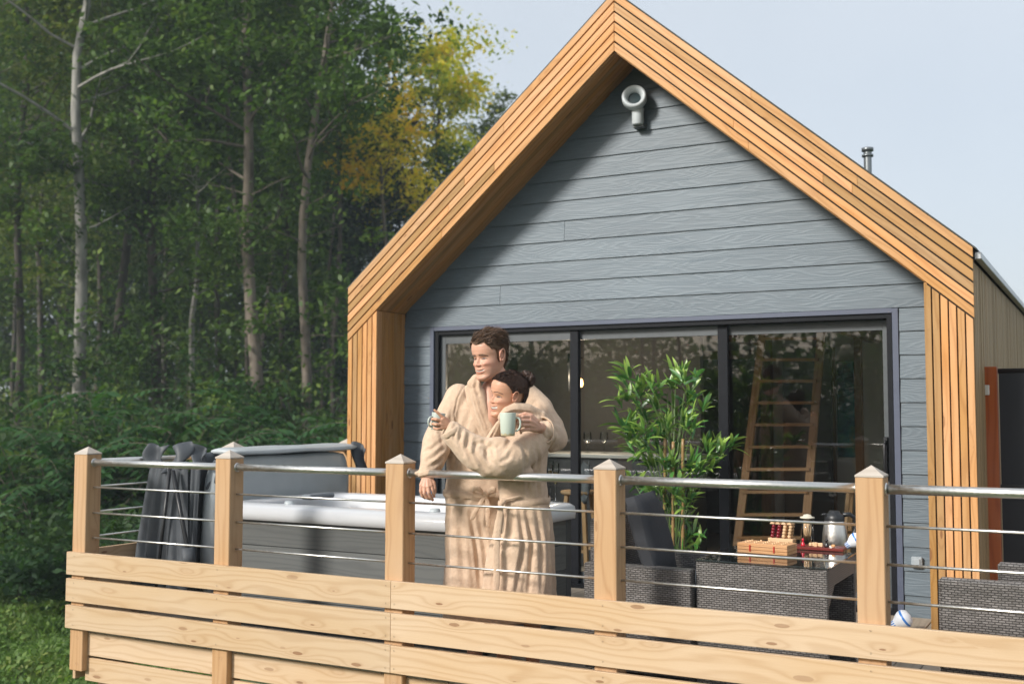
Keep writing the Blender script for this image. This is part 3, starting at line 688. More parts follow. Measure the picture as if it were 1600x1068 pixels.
def tree(name, base, H, r, barkm, leafm, label, group='tall trees of the wood', lean=(0, 0), crown=(.3, 1.0), cw=3.2, nb=26, nl=9000, ls=.17, ivy=0, cat='tree', fork=False, trunkpts=None, clump=.8, low=0, seed=0):
    global RNG
    RNG = np.random.default_rng(seed+101)
    base = Vector(base); o = empty(name, base, label=label, cat=cat, group=group)
    tm = MB(); n = 14; pts = []; rad = []
    wx, wy = RNG.uniform(0, 6), RNG.uniform(0, 6)
    for i in range(n+1):
        t = i/n
        off = Vector((lean[0]*t+.16*math.sin(wx+t*7), lean[1]*t+.16*math.sin(wy+t*6), H*t-.2))
        if trunkpts is not None:
            off = Vector((np.interp(t, [q[0] for q in trunkpts], [q[1] for q in trunkpts]), np.interp(t, [q[0] for q in trunkpts], [q[2] for q in trunkpts]), H*t-.2)) + Vector((.05*math.sin(wx+t*17), .05*math.sin(wy+t*16), 0))
        pts.append(base+off); rad.append(r*(1.25 if i == 0 else 1)*(1-.80*t**1.1))
    tm.tube(pts, rad, 12, cap=False)
    tips = []
    def at_t(t):
        x = t*n; i = min(int(x), n-1); return pts[i].lerp(pts[i+1], x-i), rad[i]*(1-(x-i))+rad[i+1]*(x-i)
    for b in range(nb):
        t = crown[0]+(crown[1]-crown[0])*((b+RNG.uniform(0, 1))/nb)
        p, rr = at_t(min(t, .995)); az = RNG.uniform(0, 6.28); tt = (t-crown[0])/(crown[1]-crown[0])
        el = R(20+45*tt)+RNG.normal(0, .15)
        L = cw*(1.15-.65*tt**1.5)*(.55+.6*RNG.random())*(1 if t > .45 else .6)
        bp = limb(tm, p, (math.cos(az)*math.cos(el), math.sin(az)*math.cos(el), math.sin(el)), L, max(.02, rr*.42), 6)
        for q in bp[3:]: tips.append(q)
        for s_ in range(3):
            k = int(RNG.integers(2, len(bp)-1)); a2 = az+RNG.normal(0, .9); sp_ = limb(tm, bp[k], (math.cos(a2), math.sin(a2), .3+RNG.normal(0, .3)), L*.45, max(.012, rr*.16), 4, .2, 4)
            tips += sp_[2:]
    for b in range(low):
        t = RNG.uniform(.05, crown[0]); p, rr = at_t(t); az = RNG.uniform(0, 6.28)
        sp_ = limb(tm, p, (math.cos(az), math.sin(az), .2), RNG.uniform(.6, 1.6), .02, 4, .2, 4); tips += sp_[2:]
    tm.build('trunk', barkm, o)
    T = np.array([tuple(q) for q in tips]); idx = RNG.integers(0, len(T), max(8, int(nl/38)))
    cc = T[idx]+RNG.normal(0, .28, (len(idx), 3))
    per = RNG.integers(12, 66, len(idx)); ci = np.repeat(np.arange(len(idx)), per); 
    C = cc[ci]+RNG.normal(0, 1, (len(ci), 3))*np.array([.34, .34, .20])*clump*RNG.uniform(.45, 1.5, len(idx))[ci][:, None]
    link('crown', leaves_mesh('crown', C, ls, leafm), o)
    if ivy:
        t = RNG.uniform(.02, ivy, 2600 if ivy > .5 else 1400)*n; i = np.minimum(t.astype(int), n-1); P0_ = np.array([tuple(q) for q in pts]); rr = np.array(rad)
        fr = (t-i)[:, None]; pc = P0_[i]*(1-fr)+P0_[i+1]*fr; a = RNG.uniform(0, 6.28, len(t)); q = rr[i]+RNG.gamma(2, .09, len(t))*(.6+.8*np.abs(np.sin(t*3+wx)))
        pc = pc+np.stack([np.cos(a)*q, np.sin(a)*q, RNG.normal(0, .1, len(t))], 1)
        link('ivy', leaves_mesh('ivy', pc, .13, LIVY, .8), o)
    return o
def gp(u, dist, v=700):
    """ground point below image column u at a given depth along the view"""
    q = atd(u, 642, dist); return Vector((q.x, q.y, gz(q.x, q.y)))
def hz(v, dist): return ZC+(642-v)/FPX*dist
# the trunks one can tell apart: (column at the foot, depth, radius, bark, column where it leaves the frame, label, ...)
def ftree(u0, dist, r, barkm, u1, label, leafm=LG, H=20, crown=(.42, 1), mids=None, **k):
    b = gp(u0, dist); top = atd(u1, 642, dist); zt_ = hz(0, dist); tt = (zt_-b.z)/H
    tp = [(0, 0, 0)]
    for (u, v) in (mids or []):
        q = atd(u, v, dist); tp.append(((q.z-b.z)/H, q.x-b.x, q.y-b.y))
    tp.append((tt, top.x-b.x, top.y-b.y)); tp.append((1, (top.x-b.x)*1.1, (top.y-b.y)*1.1)); tp.sort()
    return tree('tree', b, H, r, barkm, leafm, label, trunkpts=tp, crown=crown, **k)
ftree(129, 25, .165, B_PALE, 118, 'tall tree with a smooth pale grey trunk, the palest trunk of the wood', mids=[(126, 430), (125, 300), (121, 170), (119, 90)], seed=1, crown=(.40, 1), nb=26, nl=16000, H=19, low=14, ivy=.12, cw=3.3)
ftree(178, 30, .15, B_DARK, 215, 'dim leaning trunk just right of the pale grey one, bark in shade', mids=[(190, 430), (203, 280)], seed=2, H=20, ivy=.25, nl=14000, cw=3.4, low=8)
ftree(245, 26, .13, B_DARK, 236, 'tree whose trunk is wrapped to the top in ivy', mids=[(240, 300)], seed=3, H=18, ivy=.8, nl=12000, leafm=LG, cw=2.6, crown=(.3, 1), low=14)
ftree(294, 27, .085, B_PALE, 300, 'thin tree with a bent pale stem seen low between the ivy and the bushes', mids=[(303, 480), (311, 430), (306, 330)], seed=4, H=14, nl=7000, cw=2.2, crown=(.5, 1), low=8)
ftree(403, 25, .165, B_BROWN, 375, 'tall tree with a stout pinkish brown trunk right of the middle of the wood', mids=[(401, 500), (391, 400), (386, 300), (384, 170)], seed=5, H=19, crown=(.42, 1), nl=16000, cw=3.0, low=18, ivy=.18)
ftree(392, 26.5, .085, B_BROWN, 352, 'slender stem crossing just left behind the stout pinkish trunk', mids=[(382, 380), (360, 240), (355, 120)], seed=6, H=18, nl=6000, cw=2.0, crown=(.55, 1), low=4)
ftree(480, 25, .135, B_BROWN, 512, 'tall tree with a straight grey brown trunk nearest the cabin, forking high up', mids=[(476, 480), (474, 380), (480, 250), (495, 130)], seed=7, H=17, crown=(.45, 1), nl=14000, cw=2.6, low=14, ivy=.2)
ftree(33, 29, .12, B_DARK, 22, 'dark straight trunk at the far left edge of the wood', mids=[(30, 350)], seed=8, H=20, nl=13000, leafm=LG2, cw=3.3, crown=(.35, 1), low=8)
ftree(70, 33, .09, B_DARK, 60, 'thin dark trunk between the left edge and the pale grey trunk', mids=[(62, 400)], seed=9, H=20, nl=12000, leafm=LG2, cw=3, crown=(.35, 1), low=8)
ftree(520, 31, .08, B_DARK, 535, 'thin dark tree at the right edge of the wood, crown thinning into the sky', mids=[(527, 420), (532, 250)], seed=10, H=17, nl=9000, leafm=LG, cw=1.9, crown=(.45, 1), low=6)
ftree(345, 32, .10, B_DARK, 330, 'dark trunk half lost in leaves behind the thin bent stem', mids=[(340, 300)], seed=11, H=20, nl=13000, cw=3, crown=(.3, 1), low=8)
ftree(440, 34, .10, B_DARK, 440, 'dark trunk behind and between the two brown trunks', mids=[(448, 300)], seed=12, H=20, nl=12000, cw=3, crown=(.3, 1), low=8)
ftree(-60, 27, .13, B_BROWN, -75, 'tree beyond the left edge with only its branches reaching into view', seed=13, H=19, nl=12000, leafm=LG, cw=3.6, crown=(.25, 1), low=8)
ftree(150, 38, .1, B_DARK, 150, 'dark thin trunk deep in the wood behind the pale grey one', seed=14, H=22, nl=12000, cw=3.2, leafm=LG2, crown=(.25, 1), low=8)
ftree(255, 38, .1, B_DARK, 270, 'thin grey stem slanting deep in the wood behind the ivy column', mids=[(262, 300)], seed=15, H=22, nl=12000, cw=3.2, crown=(.25, 1), low=8)
# autumn tree and the dark trees by the gable
def crownb(u, v, d): return atd(u, v, d)
b = gp(690, 36)
tree('maple_tree', b, hz(70, 36)-b.z, .17, B_BROWN, LY, 'broad tree turning yellow and orange behind the left slope of the gable', group='trees behind the cabin', cw=2.9, nb=34, nl=12000, ls=.20, crown=(.42, 1), clump=.85, seed=21)
b = gp(600, 31)
tree('maple_tree', b, hz(150, 31)-b.z, .11, B_BROWN, LO, 'smaller orange-tinged crown in front of the yellow tree at its left', group='trees behind the cabin', cw=1.6, nb=18, nl=4200, ls=.17, crown=(.72, 1), clump=.8, seed=22)
for i, (u, d, vt, lb, lm) in enumerate(((575, 34, 240, 'dark bushy tree left of the gable corner with sky showing through', LDK), (622, 36, 215, 'blue-green dark tree close behind the gable slope', LDK), (700, 34, 240, 'green tree standing under the yellow crown behind the roof', LG), (545, 42, 150, 'dark narrow tree behind the thin tree at the edge of the wood', LDK), (760, 45, 170, 'faint thin tree top just over the left roof slope', LG2))):
    b = gp(u, d); tree('tree', b, hz(vt, d)-b.z, .12, B_DARK, lm, lb, group='trees behind the cabin', cw=2.4, nb=30, nl=9000, ls=.18, crown=(.25, 1), seed=30+i)
# the far mass of the wood, nobody could count it
def mass(name, U, D, V0, V1, N, ls, mat, cl=.9):
    global RNG; RNG = np.random.default_rng(len(name)*7+N)
    nc = N//45; u = RNG.uniform(*U, nc); d = RNG.uniform(*D, nc); vtop = np.interp(u, V1[0], V1[1]); 
    z = RNG.uniform(0, 1, nc)**.9
    C = []
    for i in range(nc):
        q = atd(u[i], 642, d[i]); zt_ = hz(vtop[i], d[i]); zb = -1.3; C.append((q.x, q.y, zb+(zt_-zb)*z[i]))
    C = np.array(C); per = RNG.integers(20, 70, nc); ci = np.repeat(np.arange(nc), per)
    P = C[ci]+RNG.normal(0, 1, (len(ci), 3))*np.array([.55, .55, .32])*cl
    return leaves_mesh(name, P, ls, mat)
fw_ = empty('distant_wood', gp(250, 46), kind='stuff')
link('foliage_mass', mass('far1', (-160, 540), (40, 52), None, ([-160, 420, 500, 545], [-60, -40, 60, 260]), 110000, .30, LG), fw_)
link('foliage_mass', mass('far2', (-160, 560), (46, 60), None, ([-160, 420, 500, 560], [-20, 30, 200, 380]), 90000, .38, LIVY), fw_)
link('foliage_mass', mass('far3', (540, 900), (48, 60), None, ([540, 700, 900], [430, 400, 560]), 14000, .36, LDK), fw_)
tk = MB(); RNG = np.random.default_rng(5)
for i in range(46):
    u = RNG.uniform(-120, 640); d = RNG.uniform(37, 52); q = gp(u, d); q.z -= .2
    limb(tk, q, (RNG.normal(0, .05), RNG.normal(0, .05), 1), RNG.uniform(12, 17), RNG.uniform(.07, .16), 6, .03, 8)
tk.build('thin_trunks', B_DARK, fw_)

# ---------------------------------------------------------------- shrubs
def shrub(name, c, w_, h_, N, ls, mat, label, group, droop=.3, seed=0, asp=.55):
    global RNG; RNG = np.random.default_rng(seed)
    o = empty(name, c, label=label, cat='shrub', group=group); st = MB()
    tips = []
    for i in range(12):
        a = RNG.uniform(0, 6.28); sp_ = limb(st, c, (math.cos(a)*.55, math.sin(a)*.55, 1), h_*RNG.uniform(.6, 1.0), .02, 4, .14, 6)
        tips += sp_[2:]
        for k in range(3):
            a = RNG.uniform(0, 6.28); tips += limb(st, sp_[3], (math.cos(a), math.sin(a), .5), w_*.45, .01, 4, .2, 4)[2:]
    st.build('stems', B_DARK, o)
    T = np.array([tuple(q) for q in tips]); T = T-np.array(c); T[:, :2] *= w_/max(.3, np.percentile(np.abs(T[:, :2]), 95)); T = T+np.array(c)
    idx = RNG.integers(0, len(T), N//26); per = RNG.integers(12, 40, len(idx)); ci = np.repeat(np.arange(len(idx)), per)
    C = T[idx][ci]+RNG.normal(0, 1, (len(ci), 3))*np.array([.20, .20, .12])
    C[:, 2] = np.maximum(C[:, 2], c[2]+.02)
    link('foliage', leaves_mesh('foliage', C, ls, mat, droop, asp), o); return o
def frondshrub(c, h_, nf, label, group, seed=0, L=1.0):
    """sumac-like shrub: long arching fronds with paired leaflets"""
    global RNG; RNG = np.random.default_rng(seed)
    o = empty('sumac_shrub', c, label=label, cat='shrub', group=group); st = MB(); C = []; D = []
    tops = []
    for i in range(9):
        a = RNG.uniform(0, 6.28); sp_ = limb(st, c, (math.cos(a)*.5, math.sin(a)*.5, 1), h_*RNG.uniform(.55, .95), .022, 4, .1, 6); tops += sp_[3:]
    for i in range(nf):
        p = tops[int(RNG.integers(0, len(tops)))]; a = RNG.uniform(0, 6.28); d = Vector((math.cos(a), math.sin(a), .55)).normalized(); q = Vector(p); n = 12
        pts = [q.copy()]
        for k in range(n):
            d = (d+Vector((0, 0, -.11))).normalized(); q = q+d*(L/n); pts.append(q.copy()); s_ = d.cross(Vector((0, 0, 1))).normalized()
            for sg in (-1, 1):
                dd_ = (s_*sg+d*.35+Vector((0, 0, -.25))).normalized(); l = .17*L*math.sin(math.pi*(k+1.5)/(n+2)); C.append(tuple(q+dd_*l*.5)); D.append(tuple(dd_))
        st.tube(pts, [.006*(1-.8*k/n) for k in range(n+1)], 3, cap=False)
    st.build('stems', B_BROWN, o); D = np.array(D)
    link('foliage', leaves_mesh('foliage', np.array(C), .17*L, LSUM, asp if False else 0, .30, D=D), o); return o
rs = np.random.default_rng(99)
LM = [(-999, 'just beyond the left edge of the view'), (-5, 'at the left edge of the view'), (55, 'left of the pale grey trunk'), (110, 'below the pale grey trunk'), (155, 'below the dim leaning trunk'), (190, 'left of the ivy column'), (228, 'below the ivy column'), (275, 'below the thin bent stem'), (320, 'left of the stout pinkish trunk'), (375, 'below the stout pinkish trunk'), (425, 'between the two brown trunks'), (465, 'below the brown trunk nearest the cabin'), (515, 'against the cabin left leg'), (550, 'half hidden by the cabin left leg')]
def shlabel(u, d):
    w_ = [t for x, t in LM if u >= x][-1]; row = 'low leafy shrub at the lawn edge' if d < 17.8 else 'green shrub midway up the bank' if d < 20.4 else 'tall dark shrub high on the bank' if d < 23 else 'tallest shrub at the foot of the wood'
    return row+' '+w_
GS = 'shrubs in the bank below the wood'
sh = [(-20, 17, 1.5, 2.2), (40, 16, 1.3, 1.7), (95, 17.5, 1.4, 2.3), (30, 20, 1.8, 3.0), (110, 21, 1.8, 3.1), (165, 19, 1.5, 2.6), (200, 22, 1.8, 3.0), (235, 19.5, 1.5, 2.6), (290, 21, 1.7, 2.9), (330, 19, 1.4, 2.7), (380, 21.5, 1.7, 3.0), (430, 19.5, 1.5, 2.8), (480, 21, 1.6, 3.1), (530, 19.5, 1.5, 2.9), (565, 22, 1.7, 3.2), (-60, 21, 2.0, 3.2), (70, 24, 2.0, 3.6), (160, 25, 2.0, 3.6), (250, 25, 2.0, 3.7), (345, 25, 2.0, 3.6), (440, 25, 2.0, 3.7), (520, 25, 2.0, 3.6), (150, 15, 1.2, 1.6), (215, 15.5, 1.2, 1.6), (280, 15.5, 1.2, 1.7)]
for i, (u, d, ww, hh) in enumerate(sh):
    c = gp(u, d); hh *= (1.0 if d < 18 else 1.22)*rs.uniform(.78, 1.1); ww *= 1.08
    shrub('shrub', c, ww, hh, 4200 if d < 23 else 3800, .12 if d < 18 else .14, (LBUSH, LG, LBUSH, LIVY)[i % 4], shlabel(u, d), GS, seed=200+i)
fr = [(118, 17.2, 2.4), (160, 18.5, 2.8), (205, 19, 3.0), (250, 18, 2.6), (300, 18.5, 2.7), (465, 17, 2.6), (535, 16.5, 2.5), (505, 18, 2.8), (400, 18, 2.5), (60, 19, 2.7)]
for i, (u, d, hh) in enumerate(fr):
    frondshrub(gp(u, d), hh*rs.uniform(1.05, 1.35), 64, ('tall shrub' if hh > 2.75 else 'shrub')+' with long feathery fronds '+[t for x, t in LM if u >= x][-1], 'feathery fronds shrubs in the bank', seed=300+i, L=1.35)

# ---------------------------------------------------------------- lawn weeds and grass
def grass():
    global RNG; RNG = np.random.default_rng(4)
    N = 70000; u = RNG.uniform(-60, 330, N); d = 8.2+RNG.uniform(0, 1, N)**1.3*10.5
    P = np.empty((N, 3)); 
    base = np.array([tuple(atd(0, 642, 1)-Vector((0, 0, ZC)))])
    F = np.array(FW); Rr = np.array(RT); Uu = np.array(UP)
    rays = F[None, :]+Rr[None, :]*((u-800)/FPX)[:, None]-Uu[None, :]*((642-534)/FPX)
    P[:, :2] = (rays*d[:, None])[:, :2]
    gx = {}; zz = np.array([gz(x, y) for x, y in P[:, :2]])
    tuft = np.array([mnoise.noise(Vector((x*1.1, y*1.1, 5))) for x, y in P[:, :2]])
    L = RNG.uniform(.05, .16, N)*(1+1.3*np.clip(tuft, -.4, 1)); P[:, 2] = zz+L*.35
    a = RNG.uniform(0, 6.28, N); D = np.stack([np.cos(a)*.6, np.sin(a)*.6, np.full(N, .9)], 1); D /= np.linalg.norm(D, axis=1)[:, None]
    me = leaves_mesh('grass', P, 1.0, LGR, 0, .16, D=D)
    # scale each blade to its own length about its centre
    co = np.empty(N*12); me.vertices.foreach_get('co', co); co = co.reshape(N, 4, 3); co = P[:, None]+(co-P[:, None])*L[:, None, None]*1.2
    me.vertices.foreach_set('co', co.reshape(-1)); me.update(); link('grass', me, kind='stuff')
    # broad-leaved weeds
    n = 9000; i = RNG.integers(0, N, n//14); ci = np.repeat(i, 14); C = P[ci]+RNG.normal(0, 1, (len(ci), 3))*np.array([.12, .12, .05]); C[:, 2] = np.maximum(C[:, 2], zz[ci]+.03)+RNG.uniform(0, .16, len(ci))
    link('ground_cover', leaves_mesh('weeds', C, .075, LGR, .2, .6), kind='stuff')
grass()
# ---------------------------------------------------------------- the wood on the other side, mirrored in the doors
def back():
    global RNG; RNG = np.random.default_rng(77)
    o = empty('woodland_edge', (-20, -30, -1.4), kind='stuff'); nc = 1500
    x = RNG.uniform(-46, 8, nc); y = RNG.uniform(-50, -30, nc); h_ = 5.2+1.3*np.sin(x*.45)+RNG.normal(0, .8, nc); z = -1+RNG.uniform(0, 1, nc)*h_
    C = np.stack([x, y, z], 1); per = RNG.integers(25, 60, nc); ci = np.repeat(np.arange(nc), per)
    P = C[ci]+RNG.normal(0, 1, (len(ci), 3))*np.array([.9, .9, .5]); link('foliage_mass', leaves_mesh('backwood', P, .5, LG), o)
    t = MB()
    for i in range(26): limb(t, (RNG.uniform(-44, 6), RNG.uniform(-42, -30), -1.5), (RNG.normal(0, .06), 0, 1), 12, .15, 6, .04, 8)
    t.build('thin_trunks', B_DARK, o)
back()
# ================================================================ HOT TUB
TX0, TX1, TY0, TY1, TZ = -5.27, -3.15, 5.50, 6.72, .79
def rrect(x0, x1, y0, y1, r, n=6):
    pts = []
    for cx, cy, a0 in ((x1-r, y1-r, 0), (x0+r, y1-r, 90), (x0+r, y0+r, 180), (x1-r, y0+r, 270)):
        for i in range(n+1): a = R(a0+90*i/n); pts.append((cx+r*math.cos(a), cy+r*math.sin(a)))
    return pts
def rings(mb, levels, mi=0, capb=False, capt=False):
    """levels: list of (inset, z, r) loops round the tub"""
    b = len(mb.v); n = None
    for ins, z, r in levels:
        p = rrect(TX0+ins, TX1-ins, TY0+ins, TY1-ins, max(.02, r)); n = len(p); mb.v += [Vector((x, y, z)) for x, y in p]
    for i in range(len(levels)-1):
        for k in range(n): mb.face((b+i*n+k, b+i*n+(k+1) % n, b+(i+1)*n+(k+1) % n, b+(i+1)*n+k), None, mi, True)
    if capt: mb.face(tuple(b+(len(levels)-1)*n+k for k in range(n)), None, mi)
tub = empty('hot_tub', ((TX0+TX1)/2, (TY0+TY1)/2, 0), label='square hot tub with a white acrylic shell and grey panelled sides', cat='hot tub')
q = MB(); rings(q, [(.035, TZ-.10, .08), (.0, TZ-.098, .1), (-.002, TZ-.06, .1), (.004, TZ-.02, .1), (.03, TZ-.002, .1), (.10, TZ+.004, .12), (.17, TZ-.002, .16), (.195, TZ-.02, .18), (.20, TZ-.06, .18), (.22, TZ-.3, .2), (.42, TZ-.33, .2), (.46, TZ-.62, .2)], capt=True)
q.build('shell', M_WHITE, tub)
q = MB(); rings(q, [(.21, TZ-.12, .18), (.4, TZ-.121, .18)], capt=True)
m = NT('tub_water'); m.base((.55, .75, .78)); m.set(Roughness=.02); m.b.inputs['Transmission Weight'].default_value = .9; m.b.inputs['IOR'].default_value = 1.33; m.bump(m.noise(m.node('TexCoord').outputs['Object'], 9, 2), .2, .01)
q.build('water', m.m, tub)
M_PANEL = wood('grey_panel', (.135, .14, .135), (.085, .09, .09), (.08, .08, .08), 1.2, .5, .001, 0)
M_PANELD = simple('dark_corner_trim', (.055, .06, .065), .5, 0, 10, .1)
q = MB(); z0, z1 = .03, TZ-.101
for k in range(4):
    a, b = z0+(z1-z0)*k/4+.002, z0+(z1-z0)*(k+1)/4-.002
    q.bb(TX0+.13, TX1-.13, TY0+.045, TY0+.06, a, b, 0)
    q.bb(TX1-.06, TX1-.045, TY0+.13, TY1-.13, a, b, 1); q.bb(TX0+.045, TX0+.06, TY0+.13, TY1-.13, a, b, 1)
q.build('side_panels', M_PANEL, tub, bevel=.002)
q = MB()
for x in (TX0+.045, TX1-.045-.08):
    for y in (TY0+.047, TY1-.13): q.bb(x, x+.08, y, y+.08, .0, z1)
q.bb(TX0+.06, TX1-.06, TY0+.062, TY1-.06, .0, z1-.001)
q.build('corner_trims', M_PANELD, tub, bevel=.006)
for (x, y) in ((-4.72, TY0+.12), (-3.6, TY0+.12), (-3.3, TY1-.25)):
    q = MB(); q.lathe((x, y, TZ+.004), [(.001, .02), (.03, .018), (.035, 0)], 16); q.build('control_knob', M_VINYL, tub)
for x, y in ((-4.95, 6.2), (-4.2, TY1-.12), (-3.7, TY1-.12)):
    q = MB(); q.box((x, y, TZ+.008), (.09 if y < 6.5 else .28, .28 if y < 6.5 else .08, .035)); q.build('head_pillow', simple('pillow_grey', (.16, .18, .2), .6), tub, bevel=.012)
for x, y in ((-3.9, TY1-.21), (-3.45, TY1-.21), (-3.2-.16, 6.3)):
    q = MB(); q.lathe((x, y-.0, TZ-.09), [(.03, .0), (.034, -.006), (.022, -.008), (.018, .004), (.001, .004)], 16, 0, Matrix.Rotation(R(90), 3, 'X')); q.build('jet', M_STEEL, tub)
# the folded cover standing on edge beyond the left end of the tub
cov = empty('tub_cover', (-5.5, 5.9, 0), label='folded grey vinyl tub cover standing on edge at the left end of the tub', cat='cover')
def sheet(name, grid, mat, thick=.0, parent=None, sub=2):
    """grid: rows of points -> smooth cloth-like sheet with thickness"""
    q = MB(); nr, nc = len(grid), len(grid[0])
    for row in grid: q.v += [Vector(p) for p in row]
    for i in range(nr-1):
        for j in range(nc-1): q.face((i*nc+j, i*nc+j+1, (i+1)*nc+j+1, (i+1)*nc+j), [(j/nc, i/nr)]*4, 0, True)
    o = q.build(name, mat, parent)
    if thick: md = o.modifiers.new('s', 'SOLIDIFY'); md.thickness = thick; md.offset = 0
    if sub: md = o.modifiers.new('u', 'SUBSURF'); md.levels = sub; md.render_levels = sub
    return o
def slab(name, prof, y0, y1, mat, ny=8, wob=.006, sag=0.0, seed=3):
    """closed profile in XZ swept along Y, with soft dents"""
    q = MB(); n = len(prof); rs_ = np.random.default_rng(seed)
    for j in range(ny+1):
        y = y0+(y1-y0)*j/ny
        for k, (x, z) in enumerate(prof):
            w1 = wob*math.sin(j*1.7+k*.9)+rs_.normal(0, wob*.4); q.v.append(Vector((x+w1, y, z-sag*math.sin(math.pi*j/ny)*(z > .6)+w1*.6)))
    for j in range(ny):
        for k in range(n): q.face((j*n+k, j*n+(k+1) % n, (j+1)*n+(k+1) % n, (j+1)*n+k), None, 0, True)
    q.face(tuple(reversed(range(n))), None, 0, True); q.face(tuple(ny*n+k for k in range(n)), None, 0, True)
    o = q.build(name, mat, cov); md = o.modifiers.new('u', 'SUBSURF'); md.levels = 1; md.render_levels = 1
    e = o.modifiers.new('e', 'EDGE_SPLIT'); e.split_angle = R(70); return o
# two foam halves: thick slabs leaning together, light face towards the tub, dark skirts at the ends
slab('cover_half', [(-5.330, .05), (-5.310, .5), (-5.295, 1.04), (-5.320, 1.08), (-5.390, 1.085), (-5.420, 1.04), (-5.450, .5), (-5.480, .05)], 5.52, 7.08, M_VINYL, seed=3)
slab('cover_half', [(-5.500, .05), (-5.470, .5), (-5.440, 1.08), (-5.460, 1.12), (-5.540, 1.115), (-5.580, 1.06), (-5.630, .5), (-5.700, .05)], 5.52, 7.06, M_VINYLD, seed=4)
slab('top_flap', [(-5.250, 1.085), (-5.250, 1.118), (-5.310, 1.138), (-5.460, 1.148), (-5.530, 1.128), (-5.530, 1.09)], 5.66, 7.14, M_VINYL, wob=.008, seed=5)
# hanging skirt folds at the near end
def folds(x0, x1, xb0, xb1, z0, z1, y, amp, nf, seed):
    rs_ = np.random.default_rng(seed); g = []
    for i in range(9):
        t = i/8; row = []
        for j in range(nf*6+1):
            s_ = j/(nf*6); x = (x0+(x1-x0)*s_)*(1-t)+(xb0+(xb1-xb0)*s_)*t; z = z1+(z0-z1)*t
            row.append((x, y-amp*(.3+.7*t)*abs(math.sin(s_*math.pi*nf+.3*math.sin(t*4)))**.7-.02*t+rs_.normal(0, .002), z+.01*math.sin(s_*9)))
        g.append(row)
    return g
sheet('end_skirt', folds(-5.800, -5.460, -5.940, -5.390, .20, 1.06, 5.46, .055, 5, 1), M_VINYLD, .006, cov, 1)
sheet('inner_skirt', folds(-5.460, -5.370, -5.420, -5.380, .25, 1.04, 5.49, .05, 2, 2), M_VINYLD, .006, cov, 1)
# flaps sticking up at the near top corner
def crumple(c, sx, sz, seed, y=.0, amp=.04):
    rs_ = np.random.default_rng(seed); g = []
    for i in range(6):
        row = []
        for j in range(8):
            s_, t = j/7, i/5; row.append((c[0]+sx*(s_-.5)+.02*math.sin(t*5+seed), c[1]+amp*math.sin(s_*7+t*3+seed)+rs_.normal(0, .006)+y*t, c[2]+sz*(t-.5)+.03*math.sin(s_*3.1+seed)))
        g.append(row)
    return g
sheet('corner_flap', crumple((-5.760, 5.47, 1.10), .19, .16, 3), M_VINYLD, .012, cov, 1)
sheet('corner_flap', crumple((-5.560, 5.44, 1.08), .17, .17, 5, .05, .05), M_VINYLD, .014, cov, 1)
sheet('corner_flap', crumple((-5.420, 5.50, 1.09), .14, .12, 8, .05, .04), M_VINYLD, .012, cov, 1)
sheet('corner_flap', crumple((-5.310, 5.56, .98), .10, .17, 11, .02, .03), M_VINYLD, .010, cov, 1)
sheet('corner_flap', crumple((-5.280, 7.12, 1.02), .14, .22, 14, .02, .03), M_VINYLD, .010, cov, 1)
q = MB(); q.tube([(-5.520, 5.38, 1.0), (-5.410, 5.38, .62), (-5.330, 5.39, .32), (-5.280, 5.4, .1)], .014, 8); q.build('strap', M_BLACK, cov)
q = MB(); q.tube([(-5.550, 5.385, 1.02), (-5.590, 5.37, .6), (-5.630, 5.36, .22)], .012, 8); q.build('strap', M_BLACK, cov)
q = MB(); q.tube([(-5.365, 5.375, .50), (-5.345, 5.378, .36)], [.04, .045], 10, sx=.6); q.build('strap_sleeve', M_VINYLD, cov)
# champagne flutes on the tub rim
a = Z0 = None
def onz(u, v, z): d = pray(u, v); t = (z-ZC)/d.z; return Vector((0, 0, ZC))+d*t
for (u, v, lb) in ((868, 783, 'champagne flute on the tub rim, the nearer and fuller one'), (860, 779, 'champagne flute on the tub rim, half hidden behind the other')):
    q_ = onz(u, v, TZ+.004); wineglass('champagne_flute', (q_.x, q_.y, TZ+.005), .255, .027, lb, 'champagne flutes on the tub', True, True)

# stools outside behind the tub
def stool(c, h_, label):
    o = empty('wooden_stool', c, label=label, cat='stool'); c = Vector(c)
    q = MB(); q.lathe(c+Vector((0, 0, h_-.03)), [(.001, 0), (.15, 0), (.16, .01), (.16, .025), (.15, .03), (.001, .03)], 24); q.build('seat', M_BEECH, o)
    for i in range(4):
        a = R(45+90*i); q = MB(); q.beam(c+Vector((math.cos(a)*.11, math.sin(a)*.11, h_-.03)), c+Vector((math.cos(a)*.19, math.sin(a)*.19, 0)), .035, .035); q.build('leg', M_BEECH, o, bevel=.003)
    for i in range(4):
        a, b = R(45+90*i), R(135+90*i); z = .27 if i % 2 else .22; r = .16
        q = MB(); q.beam(c+Vector((math.cos(a)*r, math.sin(a)*r, z)), c+Vector((math.cos(b)*r, math.sin(b)*r, z)), .02, .025); q.build('stretcher', M_BEECH, o)
q_ = aty(905, 800, 8.6); stool((q_.x, 8.6, 0), .72, 'pale wooden bar stool just inside the middle glass door')
q_ = aty(1300, 800, 10.6); stool((q_.x+.25, 10.6, 0), .70, 'dim wooden stool far indoors behind the right glass door')
q_ = aty(930, 820, 8.9)
th = empty('draped_jacket', (q_.x, 8.75, .7), label='crumpled grey cloth hanging over the indoor bar stool', cat='cloth')
g = []
for i in range(7): g.append([(aty(918+j*3, 700, 8.8).x, 8.55+.03*math.sin(j*2.1+i)-.01*i, .96-.055*i+.02*math.sin(j*1.7)) for j in range(9)])
q = MB(); [q.v.extend([Vector(p) for p in row]) for row in g]
for i in range(6):
    for j in range(8): q.face((i*9+j, i*9+j+1, (i+1)*9+j+1, (i+1)*9+j), None, 0, True)
